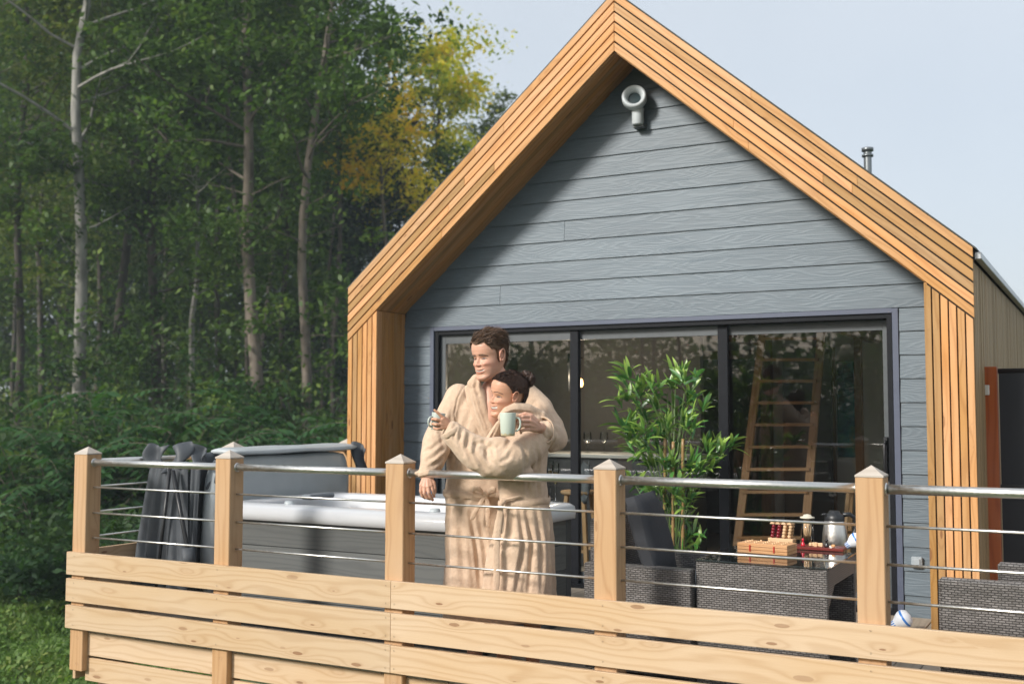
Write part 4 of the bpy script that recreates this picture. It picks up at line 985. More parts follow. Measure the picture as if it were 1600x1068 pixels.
o = q.build('cloth', M_CUSHL, th); md = o.modifiers.new('s', 'SOLIDIFY'); md.thickness = .01

# ================================================================ WICKER FURNITURE
def wbox(q, x0, x1, y0, y1, z0, z1):   # wicker UVs in metres: u horizontal, v vertical
    b = len(q.v); P = [Vector(p) for p in ((x0, y0, z0), (x1, y0, z0), (x1, y1, z0), (x0, y1, z0), (x0, y0, z1), (x1, y0, z1), (x1, y1, z1), (x0, y1, z1))]; q.v += P
    for f, kx, kz in (((0, 1, 5, 4), 0, 2), ((1, 2, 6, 5), 1, 2), ((2, 3, 7, 6), 0, 2), ((3, 0, 4, 7), 1, 2), ((4, 5, 6, 7), 0, 1), ((3, 2, 1, 0), 0, 1)):
        q.face(tuple(b+i for i in f), [(P[i][kx], P[i][kz]) for i in f])
tb = empty('wicker_table', (-1.55, 5.75, 0), label='grey woven garden table with a glass top carrying the wooden games', cat='table')
TT = .645; ta = (-1.895, -1.235, 5.42, 6.08)
for y0_ in (ta[2], ta[3]-.03): q = MB(); wbox(q, ta[0], ta[1], y0_, y0_+.03, .02, TT-.012); q.build('end_panel', M_WICK, tb, bevel=.004)
for x0_ in (ta[1]-.035, ta[0]): q = MB(); wbox(q, x0_, x0_+.035, ta[2]+.031, ta[3]-.031, TT-.10, TT-.012); q.build('apron', M_WICK, tb)
q = MB(); q.v = []; q.prism([(ta[2]+.031, TT-.10), (ta[2]+.17, TT-.10), (ta[2]+.031, TT-.2)], (0, 0, 0), EYv, EZv, EXv, ta[1]-.034, ta[1]-.001); q.build('corner_brace', M_WICK, tb)
q = MB(); wbox(q, ta[0]+.036, ta[1]-.036, ta[2]+.031, ta[3]-.031, TT-.03, TT-.014); q.build('woven_top', M_WICK, tb)
m = NT('table_glass'); m.base((.012, .02, .02)); m.set(Roughness=.03, Alpha=.62); m.b.inputs['Specular IOR Level'].default_value = 1.0; m.b.inputs['Coat Weight'].default_value = 1.0
q = MB(); q.bb(ta[0]-.004, ta[1]+.004, ta[2]-.004, ta[3]+.004, TT-.008, TT); q.build('glass_top', m.m, tb, bevel=.002)
# armchair at the left of the table, its back to the tub
ac = empty('wicker_armchair', (-2.1, 5.75, 0), label='grey woven armchair left of the table with a charcoal cushion leaning in it', cat='armchair')
for y0_ in (5.37, 6.02): q = MB(); wbox(q, -2.50, -1.905, y0_, y0_+.08, .05, .595); q.build('armrest', M_WICK, ac, bevel=.006)
q = MB(); wbox(q, -2.50, -2.42, 5.451, 6.019, .05, .82); q.build('backrest', M_WICK, ac, bevel=.006)
q = MB(); wbox(q, -2.419, -1.905, 5.451, 6.019, .05, .40); q.build('seat_base', M_WICK, ac)
def cushion(name, c, sx, sy, sz, mat, parent, rot):
    q = MB(); q.box((0, 0, 0), (sx, sy, sz)); me = q.mesh(name, mat); bm = bmesh.new(); bm.from_mesh(me)
    bmesh.ops.subdivide_edges(bm, edges=bm.edges[:], cuts=7, use_grid_fill=True)
    for v in bm.verts:
        t = (1-(2*v.co.x/sx)**4)*(1-(2*v.co.y/sy)**4); v.co.z *= .45+.75*t
        v.co += Vector((0, 0, .006*mnoise.noise(v.co*7)))
    M4 = Matrix.Translation(Vector(c)) @ rot.to_4x4(); bm.transform(M4); bm.to_mesh(me); bm.free()
    me.polygons.foreach_set('use_smooth', [True]*len(me.polygons)); return link(name, me, parent)
cushion('seat_cushion', (-2.14, 5.735, .455), .50, .55, .12, M_CUSHL, ac, Matrix.Identity(3))
cu = empty('charcoal_cushion', (-2.28, 5.7, .6), label='square charcoal cushion leaning back in the armchair', cat='cushion')
cushion('cover', (-2.22, 5.64, .735), .44, .46, .12, M_CUSH, cu, Matrix.Rotation(R(8), 3, 'Z')@Matrix.Rotation(R(74), 3, 'Y'))
# two chairs at the right
def rchair(x0, x1, yb_, zt_, name, label):
    o = empty('wicker_chair', ((x0+x1)/2, yb_+.25, 0), label=label, cat='chair')
    q = MB(); wbox(q, x0, x1, yb_, yb_+.055, .05, zt_); q.build('backrest', M_WICK, o, bevel=.012)
    q = MB(); wbox(q, x0, x0+.07, yb_+.056, yb_+.55, .05, zt_-.14); q.build('armrest', M_WICK, o, bevel=.008)
    q = MB(); wbox(q, x1-.07, x1, yb_+.056, yb_+.55, .05, zt_-.14); q.build('armrest', M_WICK, o, bevel=.008)
    q = MB(); wbox(q, x0+.071, x1-.071, yb_+.056, yb_+.55, .05, .36); q.build('seat', M_WICK, o)
rchair(-.705, -.10, 5.22, .665, 'w', 'grey woven chair turned away at the right end of the railing, the nearer one')
rchair(-.52, .15, 5.88, .665, 'w', 'grey woven chair of which only the back edge shows beyond the nearer chair')

# ================================================================ THINGS ON THE TABLE
def ont(u, v): return onz(u, v, TT+.001)
g0, g1, g2 = ont(1152, 862), ont(1230, 868), ont(1245, 851)
gx = empty('wooden_game_box', (g0.x+.1, g0.y+.08, TT), label='flat wooden game box with two red clasps on the near edge of the glass table', cat='game box')
ax = (g1-g0).normalized(); ay = Vector((-ax.y, ax.x, 0)); Lx = (g1-g0).length; Ly = .15
def tb_box(q, o_, x0, x1, y0, y1, z0, z1, ua=0): q.prism([(x0, y0), (x1, y0), (x1, y1), (x0, y1)], o_, ax, ay, EZv, z0, z1, 0, ua)
q = MB(); o0 = Vector((g0.x, g0.y, TT+.001)); tb_box(q, o0, 0, Lx, 0, Ly, 0, .016); tb_box(q, o0, 0, Lx, 0, Ly, .0175, .034); tb_box(q, o0, 0, Lx, 0, Ly, .0355, .052)
q.build('box', M_OAK, gx, bevel=.0015)
for x in (.26*Lx, .74*Lx): q = MB(); tb_box(q, o0, x-.004, x+.004, -.004, .0, .01, .043); q.build('clasp', simple('red_clasp', (.5, .04, .02), .4), gx)
q = MB()
for i in range(5):
    for j in range(4): c = o0+ax*(Lx*(.14+.18*i))+ay*(Ly*(.2+.2*j)); q.lathe((c.x, c.y, TT+.053), [(.006, 0), (.006, .006), (.001, .007)], 8)
q.build('pegs', M_BEECH, gx)
# ball puzzle on a stand
g3 = ont(1222, 846)
bp_ = empty('ball_puzzle', (g3.x, g3.y, TT), label='puzzle of dark red and pale wooden beads stacked behind the game box', cat='puzzle')
q = MB(); o1 = Vector((g3.x, g3.y, TT+.001)); tb_box(q, o1, -.075, .075, -.03, .03, 0, .022); q.build('base', M_BEECH, bp_, bevel=.003)
for cn, cols, mt_ in (('beads', (0, 1), simple('dark_red_bead', (.20, .012, .02), .25)), ('beads', (2, 3), M_BEECH)):
    q = MB()
    for i in cols:
        for k in range(4):
            for j in range(2):
                c = o1+ax*(-.052+i*.034+.003*k)+ay*(-.014+.028*j+.0)+EZv*(.034+k*.0185)
                r_ = .0125; q.lathe(c, [(.001, -r_), (r_*.7, -r_*.7), (r_, 0), (r_*.7, r_*.7), (.001, r_)], 12)
    q.build(cn, mt_, bp_)
q = MB()
for i in range(4): c = o1+ax*(-.048+i*.034)+EZv*.103; q.prism([(-.014, 0), (.014, 0), (.006, .014), (-.004, .016)], c, ax, EZv, ay, -.03, .03, 0, 2)
q.build('top_blocks', M_BEECH, bp_)
g4 = ont(1262, 851)
jr = empty('stick_jar', (g4.x, g4.y, TT), label='clear jar of thin wooden sticks with a pale lid between beads and jug', cat='jar')
q = MB(); q.lathe((g4.x, g4.y, TT+.001), [(.001, 0), (.034, 0), (.034, .15), (.032, .15)], 24); q.build('jar_body', M_CLEAR, jr)
q = MB(); rr_ = np.random.default_rng(2)
for i in range(30): a, r_, a2 = rr_.uniform(0, 6.28), .027*rr_.uniform(0, 1)**.5, rr_.uniform(0, 6.28); q.tube([(g4.x+r_*math.cos(a), g4.y+r_*math.sin(a), TT+.004), (g4.x+.026*math.cos(a2)*.8, g4.y+.026*math.sin(a2)*.8, TT+.14)], .0022, 5)
q.build('sticks', M_BEECH, jr)
q = MB(); q.lathe((g4.x, g4.y, TT+.151), [(.001, 0), (.040, 0), (.040, .008), (.026, .010), (.02, .02), (.001, .024)], 24); q.build('lid', simple('cream_lid', (.6, .56, .45), .5), jr)
g5 = onz(1301, 852, TT+.001); g5 = Vector((g5.x, g5.y+.06, TT))
tj = empty('vacuum_jug', g5, label='steel vacuum jug with a black lid and handle beside the last railing post', cat='jug')
q = MB(); q.lathe(g5+EZv*.001, [(.001, 0), (.068, 0), (.071, .01), (.068, .06), (.060, .115), (.055, .135)], 32); q.build('body', M_STEEL, tj)
q = MB(); q.lathe(g5+EZv*.001, [(.0555, .133), (.056, .15), (.05, .17), (.034, .178), (.030, .19), (.001, .192)], 32); q.prism([(0, .140), (.075, .168), (.06, .178), (0, .172)], g5, -RT0, EZv, RT0.cross(EZv), -.018, .018); q.build('lid', M_BLACK, tj, bevel=.003)
hp = [g5+RT0*.045+EZv*.168, g5+RT0*.085+EZv*.172, g5+RT0*.118+EZv*.15, g5+RT0*.122+EZv*.10, g5+RT0*.098+EZv*.03, g5+RT0*.066+EZv*.02]
q = MB(); q.tube(hp, [.014, .013, .012, .012, .011, .009], 10); q.build('handle', M_BLACK, tj)
# dark red board with pieces
b0, b1 = ont(1234, 857), ont(1318, 862)
rbx = empty('peg_game_board', (b0.x+.1, b0.y+.05, TT), label='dark red wooden board with small game pieces right of the game box', cat='game board')
ax = (b1-b0).normalized(); ay = Vector((-ax.y, ax.x, 0)); o2 = Vector((b0.x, b0.y, TT+.001)); Lb = (b1-b0).length
q = MB(); tb_box(q, o2, 0, Lb, 0, .13, 0, .016); q.build('board', M_MAHOG, rbx, bevel=.003)
def pawn(c, h_, mat, label):
    o = empty('game_pawn', c, label=label, cat='game piece'); q = MB(); r = h_*.28
    q.lathe(c, [(.001, 0), (r, 0), (r, h_*.1), (r*.8, h_*.3), (r*.35, h_*.55), (r*.4, h_*.6), (r*.62, h_*.72), (r*.6, h_*.88), (.001, h_)], 16); q.build('piece', mat, o)
pawn(o2+ax*(Lb*.22)+ay*.04+EZv*.0165, .042, simple('red_paint', (.55, .01, .03), .25), 'small glossy red pawn standing on the dark red board')
pawn(o2+ax*(Lb*.66)+ay*.045+EZv*.0165, .045, simple('black_paint', (.01, .01, .01), .25), 'small black pawn standing on the dark red board')
pc = empty('game_pieces', o2+ax*(Lb*.45)+EZv*.017, label='little row of pale wooden blocks lying on the dark red board', cat='game piece')
for i in range(5):
    q = MB(); c = o2+ax*(Lb*(.36+.05*i))+ay*(.045+.006*(i % 2))+EZv*(.0265); q.box(c, (.017, .018, .018+.003*(i % 3))); q.build('block', M_BEECH, pc, bevel=.003)
q = MB(); c = o2+ax*(Lb*.78)+ay*.05+EZv*.0245; q.box(c, (.02, .016, .014)); q.build('block', M_OAK, pc, bevel=.003)
def bulbthing(c, label, big=1.0, ax_=None):
    """white ball-shaped mop/toy with blue band"""
    o = empty('striped_ball', c, label=label, cat='ball'); q = MB(); M_ = Matrix.Rotation(R(55), 3, 'Y')
    prof = [(.002, -.05), (.022, -.048), (.026, -.02), (.040, .0), (.050, .022), (.050, .045), (.036, .066), (.002, .075)]
    q.lathe(c, [(r*big, z*big) for r, z in prof], 28, 0, M_); m = NT('white_blue'); tc = m.node('TexCoord').outputs['UV']; s_ = m.node('SeparateXYZ'); m.L(tc, s_.inputs[0])
    v = m.math('DIVIDE', s_.outputs[1], big); band = m.math('MULTIPLY', m.math('GREATER_THAN', v, .035), m.math('LESS_THAN', v, .047))
    st = m.math('MULTIPLY', m.math('LESS_THAN', v, -.02), m.math('GREATER_THAN', m.math('SINE', m.math('MULTIPLY', s_.outputs[0], 75)), 0.0))
    m.base(m.mix(m.math('MAXIMUM', band, st), (.72, .74, .78), (.03, .18, .55))); m.set(Roughness=.35); q.build('shell', m.m, o)
q_ = aty(1400, 960, 7.35); bulbthing(Vector((q_.x, 7.45, .055)), 'white and blue bulb-shaped toy lying on the deck by the doors', 1.15)
q_ = ont(1332, 862); bulbthing(Vector((q_.x, q_.y, TT+.052)), 'white and blue bulb-shaped toy on the table edge against the last post', .8)

# ================================================================ BAMBOO
def bamboo():
    global RNG; RNG = np.random.default_rng(12)
    b = Vector((-2.68, 7.2, 0)); o = empty('bamboo_plant', b, label='tall potted bamboo with bright green leaf tufts before the middle glass door', cat='plant')
    q = MB(); q.lathe(b, [(.001, 0), (.13, 0), (.16, .30), (.165, .32), (.15, .32), (.145, .29), (.001, .28)], 28); q.build('pot', simple('dark_pot', (.05, .05, .055), .5), o)
    M_CANE = simple('bamboo_cane', (.30, .19, .08), .4, 0, 25, .3)
    M_STEM = simple('green_stem', (.10, .16, .05), .5)
    for dx, h_ in ((-.06, 1.22), (.0, 1.20), (.07, 1.22)):
        q = MB(); pts = []; rad = []
        for k in range(14): pts += [b+Vector((dx+.01*k/14, .0, .28+(h_-.28)*k/14)), b+Vector((dx+.01*k/14, 0, .28+(h_-.28)*(k+.85)/14))]; rad += [.0125, .0105]
        q.tube(pts, rad, 10); q.build('cane', M_CANE, o)
    cl = [(968, 590, 1.0), (990, 592, .9), (975, 618, 1.), (1000, 612, 1.), (1015, 600, .9), (1005, 640, 1.), (1025, 625, .9), (985, 650, .8), (1062, 580, 1.1), (1050, 590, .8), (1078, 590, .8), (1080, 610, 1.), (1092, 622, .9), (1060, 640, .9), (1072, 650, .9), (1090, 660, .8), (1040, 650, .8), (972, 668, 1.1), (985, 682, 1.1), (1003, 672, 1.), (1000, 700, 1.1), (1020, 690, 1.), (1035, 670, .9), (1015, 715, .9), (1060, 690, .9), (1045, 710, .9), (1055, 725, 1.), (1075, 722, .9), (1100, 700, .9), (1120, 700, 1.), (1138, 698, 1.), (1110, 725, .8), (1090, 735, .8), (1010, 750, .9), (1030, 765, .9), (1055, 760, 1.), (1075, 775, .8), (1045, 790, .9), (1065, 800, .8), (1075, 850, 1.1), (1095, 845, 1.), (1060, 860, .9), (985, 745, .8)]
    st = MB(); V = []; F = []; att = []
    def lf(p, d, L, w_, tipc):
        d = Vector(d).normalized(); s_ = d.cross(Vector((RNG.normal(0, .4), RNG.normal(0, .4), 1))).normalized(); b_ = len(V); q = Vector(p); n = 5
        for k in range(n+1):
            ww = w_*math.sin(math.pi*(k/n*.86+.10))**.9*(1 if k < n else 0)+.0004; nn = s_.cross(d).normalized()
            V.extend([q-s_*ww+nn*ww*.25, q.copy(), q+s_*ww+nn*ww*.25]); att.extend([tipc*k/n]*3)
            d = (d+Vector((0, 0, -.13))).normalized(); q = q+d*(L/n)
        for k in range(n): 
            i = b_+k*3; F.extend([(i, i+1, i+4, i+3), (i+1, i+2, i+5, i+4)])
    for (u, v, s) in cl:
        y = 7.2+RNG.uniform(-.22, .18); c = aty(u, v, y); root = b+Vector((np.clip((c.x-b.x)*.25, -.1, .1), 0, max(.3, c.z-.35-RNG.uniform(0, .2))))
        mid = root.lerp(c, .5)+Vector((0, 0, .07)); st.tube([root, mid, c], [.0035, .003, .002], 4, cap=False)
        for sub in range(3):
            cc = c+Vector(RNG.normal(0, .03, 3)*s); out = (c-root).normalized()
            for k in range(int(RNG.integers(5, 8))):
                d = out*.55+Vector((RNG.normal(0, .62), RNG.normal(0, .62), RNG.normal(.42, .42))); lf(cc-out*RNG.uniform(0, .08), d, RNG.uniform(.10, .165)*s, RNG.uniform(.0105, .0155), RNG.choice([0, .5, 1.0, 1.0]))
        for k in range(3): t = RNG.uniform(.5, 1); p = root.lerp(mid, min(1, t*2)) if t < .5 else mid.lerp(c, t*2-1); lf(p, (RNG.normal(0, 1), RNG.normal(0, 1), RNG.normal(.1, .5)), RNG.uniform(.07, .11), .0085, 0)
    for k in range(3): st.tube([b+Vector((.03*(k-1), 0, .3)), b+Vector((.02*(k-1), .02, 1.0)), b+Vector((.06*(k-1)+.03, 0, 1.62-.1*abs(k-1)))], [.007, .006, .003], 6)
    st.build('stems', M_STEM, o)
    me = bpy.data.meshes.new('leaves'); me.from_pydata([tuple(v) for v in V], [], F); a = me.attributes.new('tip', 'FLOAT', 'POINT'); a.data.foreach_set('value', att); me.polygons.foreach_set('use_smooth', [True]*len(F))
    m = NT('bamboo_leaf'); m.n.remove(m.b); at = m.node('Attribute', attribute_name='tip'); isr = m.node('NewGeometry').outputs['Random Per Island']
    c = m.mix(at.outputs['Fac'], m.mix(isr, (.035, .13, .035), (.09, .26, .05)), (.42, .60, .11))
    d = m.node('BsdfDiffuse'); t = m.node('BsdfTranslucent'); m.L(c, d.inputs[0]); m.L(c, t.inputs[0]); x = m.node('MixShader'); x.inputs[0].default_value = .3; m.L(d.outputs[0], x.inputs[1]); m.L(t.outputs[0], x.inputs[2])
    g = m.node('BsdfGlossy'); g.inputs['Roughness'].default_value = .35; x2 = m.node('MixShader'); x2.inputs[0].default_value = .07; m.L(x.outputs[0], x2.inputs[1]); m.L(g.outputs[0], x2.inputs[2]); m.L(x2.outputs[0], m.out.inputs[0])
    me.materials.append(m.m); link('leaves', me, o)
bamboo()
# ================================================================ PEOPLE
def PT(u, v, d): return atd(u, v, d)
PXM = FPX/6.0
class LUMP:
    def __init__(s): s.mb = MB()
    def cap(s, p0, p1, r0, r1, n=16, flat=1.0):
        p0, p1 = Vector(p0), Vector(p1); d = p1-p0; L = d.length
        d = d.normalized() if L > 1e-6 else Vector((0, 0, 1)); pts = []; rad = []
        for k in range(5): a = R(90*k/5); pts.append(p0-d*(r0*math.cos(a))); rad.append(max(.0006, r0*math.sin(a)))
        pts.append(p0); rad.append(r0); pts.append(p1); rad.append(r1)
        for k in range(4, -1, -1): a = R(90*k/5); pts.append(p1+d*(r1*math.cos(a))); rad.append(max(.0006, r1*math.sin(a)))
        # keep the ring frame constant
        b = len(s.mb.v); a_ = d.orthogonal().normalized(); c_ = d.cross(a_)
        for p, r in zip(pts, rad):
            for k in range(n): th = 2*math.pi*k/n; s.mb.v.append(p+a_*(r*math.cos(th))+c_*(r*math.sin(th)))
        m = len(pts)
        for i in range(m-1):
            for k in range(n): s.mb.face((b+i*n+k, b+i*n+(k+1) % n, b+(i+1)*n+(k+1) % n, b+(i+1)*n+k), None, 0, True)
        s.mb.face(tuple(b+k for k in reversed(range(n)))); s.mb.face(tuple(b+(m-1)*n+k for k in range(n)))
        return s
    def chain(s, pts, rad, n=14):
        for i in range(len(pts)-1): s.cap(pts[i], pts[i+1], rad[i], rad[i+1], n)
        return s
    def ell(s, c, r, M=None, n=20, m_=12):
        c = Vector(c); M = M or Matrix.Identity(3); b = len(s.mb.v)
        for i in range(1, m_):
            a = math.pi*i/m_
            for k in range(n): th = 2*math.pi*k/n; s.mb.v.append(c+M@Vector((r[0]*math.sin(a)*math.cos(th), r[1]*math.sin(a)*math.sin(th), r[2]*math.cos(a))))
        top = len(s.mb.v); s.mb.v += [c+M@Vector((0, 0, r[2])), c-M@Vector((0, 0, r[2]))]
        for i in range(m_-2):
            for k in range(n): s.mb.face((b+(i+1)*n+k, b+(i+1)*n+(k+1) % n, b+i*n+(k+1) % n, b+i*n+k), None, 0, True)
        for k in range(n): s.mb.face((top, b+k, b+(k+1) % n)); s.mb.face((top+1, b+(m_-2)*n+(k+1) % n, b+(m_-2)*n+k))
        return s
    def loft(s, secs, n=72, rot=0., pleat=None):
        """secs: (v, u, halfwidth_px, halfdepth_m, depth) seen from the camera; pleat(t,theta)->extra radius"""
        b = len(s.mb.v); F2 = Vector((FW.x, FW.y, 0)).normalized()
        for i, (v, u, hw, hd, dp) in enumerate(secs):
            c = PT(u, v, dp); w_ = hw/FPX*dp
            for k in range(n):
                th = 2*math.pi*k/n; e = 1.0+(pleat(i/(len(secs)-1), th, v) if pleat else 0)
                cx, sy = math.cos(th), math.sin(th); q_ = 2.4; rr = (abs(cx)**q_+abs(sy)**q_)**(-1/q_)
                s.mb.v.append(c+RT0*(w_*cx*rr*e)+F2*(hd*sy*rr*e))
        m = len(secs)
        for i in range(m-1):
            for k in range(n): s.mb.face((b+i*n+k, b+i*n+(k+1) % n, b+(i+1)*n+(k+1) % n, b+(i+1)*n+k), None, 0, True)
        s.mb.face(tuple(b+k for k in reversed(range(n)))); s.mb.face(tuple(b+(m-1)*n+k for k in range(n)))
        return s
    def remesh(s, vox, smooth=6, fac=.5):
        me = s.mb.mesh('tmp', [])
        bm = bmesh.new(); bm.from_mesh(me); bmesh.ops.recalc_face_normals(bm, faces=bm.faces[:]); bm.to_mesh(me); bm.free()
        o = bpy.data.objects.new('tmp', me); COL.objects.link(o)
        m1 = o.modifiers.new('r', 'REMESH'); m1.mode = 'VOXEL'; m1.voxel_size = vox; m1.use_smooth_shade = True
        if smooth: m2 = o.modifiers.new('s', 'SMOOTH'); m2.iterations = smooth; m2.factor = fac
        dg = bpy.context.evaluated_depsgraph_get(); me2 = bpy.data.meshes.new_from_object(o.evaluated_get(dg))
        bpy.data.objects.remove(o); bpy.data.meshes.remove(me); return me2
def interp_secs(secs, step=6):
    secs = sorted(secs); V = np.arange(secs[0][0], secs[-1][0]+.1, step); xs = [s[0] for s in secs]
    return [(v,)+tuple(float(np.interp(v, xs, [s[j] for s in secs])) for j in (1, 2, 3, 4)) for v in V]
def get_co(me): a = np.empty(len(me.vertices)*3); me.vertices.foreach_get('co', a); return a.reshape(-1, 3)
def get_no(me):
    a = np.empty(len(me.vertices)*3); me.vertices.foreach_get('normal', a); return a.reshape(-1, 3)
def strokes(me, lst, iters=1):
    """press folds into a cloth surface: each stroke is a line on its visible side, (points, width m, depth m)"""
    co = get_co(me); no = get_no(me); bvh = BVHTree.FromPolygons([Vector(c) for c in co], [tuple(p.vertices) for p in me.polygons])
    disp = np.zeros(len(co)); O = Vector((0, 0, ZC)); o_np = np.array(O); facing = ((o_np-co)*no).sum(1) > -.05
    for pts, wd, dep in lst:
        P = []; wd = wd*(1.35 if wd > .0055 else 1); dep = dep*.8
        pts = [np.array(p, float) for p in pts]
        for a, b in zip(pts[:-1], pts[1:]):
            n = max(2, int(np.linalg.norm(b-a)/.8))
            for k in range(n):
                q = a+(b-a)*k/n; hit = bvh.ray_cast(O, pray(q[0], q[1]).normalized())
                if hit[0] is not None: P.append(tuple(hit[0]))
        if len(P) < 2: continue
        P = np.array(P); lo, hi = P.min(0)-3*wd, P.max(0)+3*wd
        m = np.all((co > lo) & (co < hi), 1) & facing; idx = np.nonzero(m)[0]
        if not len(idx): continue
        d = np.linalg.norm(co[idx][:, None]-P[None], axis=2); j = d.argmin(1); dm = d[np.arange(len(idx)), j]; t = j/(len(P)-1)
        tap = np.sin(np.pi*np.clip(t*.9+.05, 0, 1))**.5
        # a groove with a raised shoulder
        disp[idx] += dep*tap*(np.exp(-(dm/wd)**2)-.45*np.exp(-((dm-1.6*wd)/(.8*wd))**2))
    co = co+no*disp[:, None]; me.vertices.foreach_set('co', co.reshape(-1)); me.update()
def wobble(me, amp, sc, seed=0, amp2=0, sc2=0):
    co = get_co(me); no = get_no(me); d = np.array([amp*mnoise.noise(Vector(c)*sc+Vector((seed, 0, 0)))+(amp2*mnoise.noise(Vector(c)*sc2+Vector((seed, 3, 0))) if amp2 else 0) for c in co])
    co = co+no*d[:, None]; me.vertices.foreach_set('co', co.reshape(-1)); me.update()
def finish(me, name, mat, parent):
    me.name = name; me.materials.clear(); me.materials.append(mat); me.polygons.foreach_set('use_smooth', [True]*len(me.polygons)); return link(name, me, parent)

# ---------------- skin
def skin(name, c):
    m = NT(name); at = m.node('Attribute', attribute_name='pig'); sc_ = m.node('SeparateColor'); m.L(at.outputs['Color'], sc_.inputs[0])
    n = m.noise(m.node('TexCoord').outputs['Object'], 30, 3, .6); n2 = m.noise(m.node('TexCoord').outputs['Object'], 500, 2, .5)
    b = m.mix(n, tuple(x*.92 for x in c), tuple(min(1, x*1.06) for x in c))
    b = m.mix(m.math('MULTIPLY', sc_.outputs[0], .85), b, (c[0]*.90, c[1]*.52, c[2]*.54))   # red: lips, flushed skin
    b = m.mix(sc_.outputs[1], b, (.022, .013, .010))                        # green: brows, lashes, iris, stubble, painted eye-socket shade
    b = m.mix(sc_.outputs[2], b, (.62, .59, .53))                         # blue: teeth, eye white
    m.base(b); m.set(Roughness=m.rng(n2, .3, .7, .42, .55)); m.b.inputs['Subsurface Weight'].default_value = .12; m.b.inputs['Subsurface Radius'].default_value = (.012, .005, .003); m.b.inputs['Subsurface Scale'].default_value = .5
    m.b.inputs['Specular IOR Level'].default_value = .4; m.bump(n2, .15, .0006); return m.m
M_SKM = skin('skin_man', (.62, .345, .24)); M_SKW = skin('skin_woman', (.60, .32, .205))

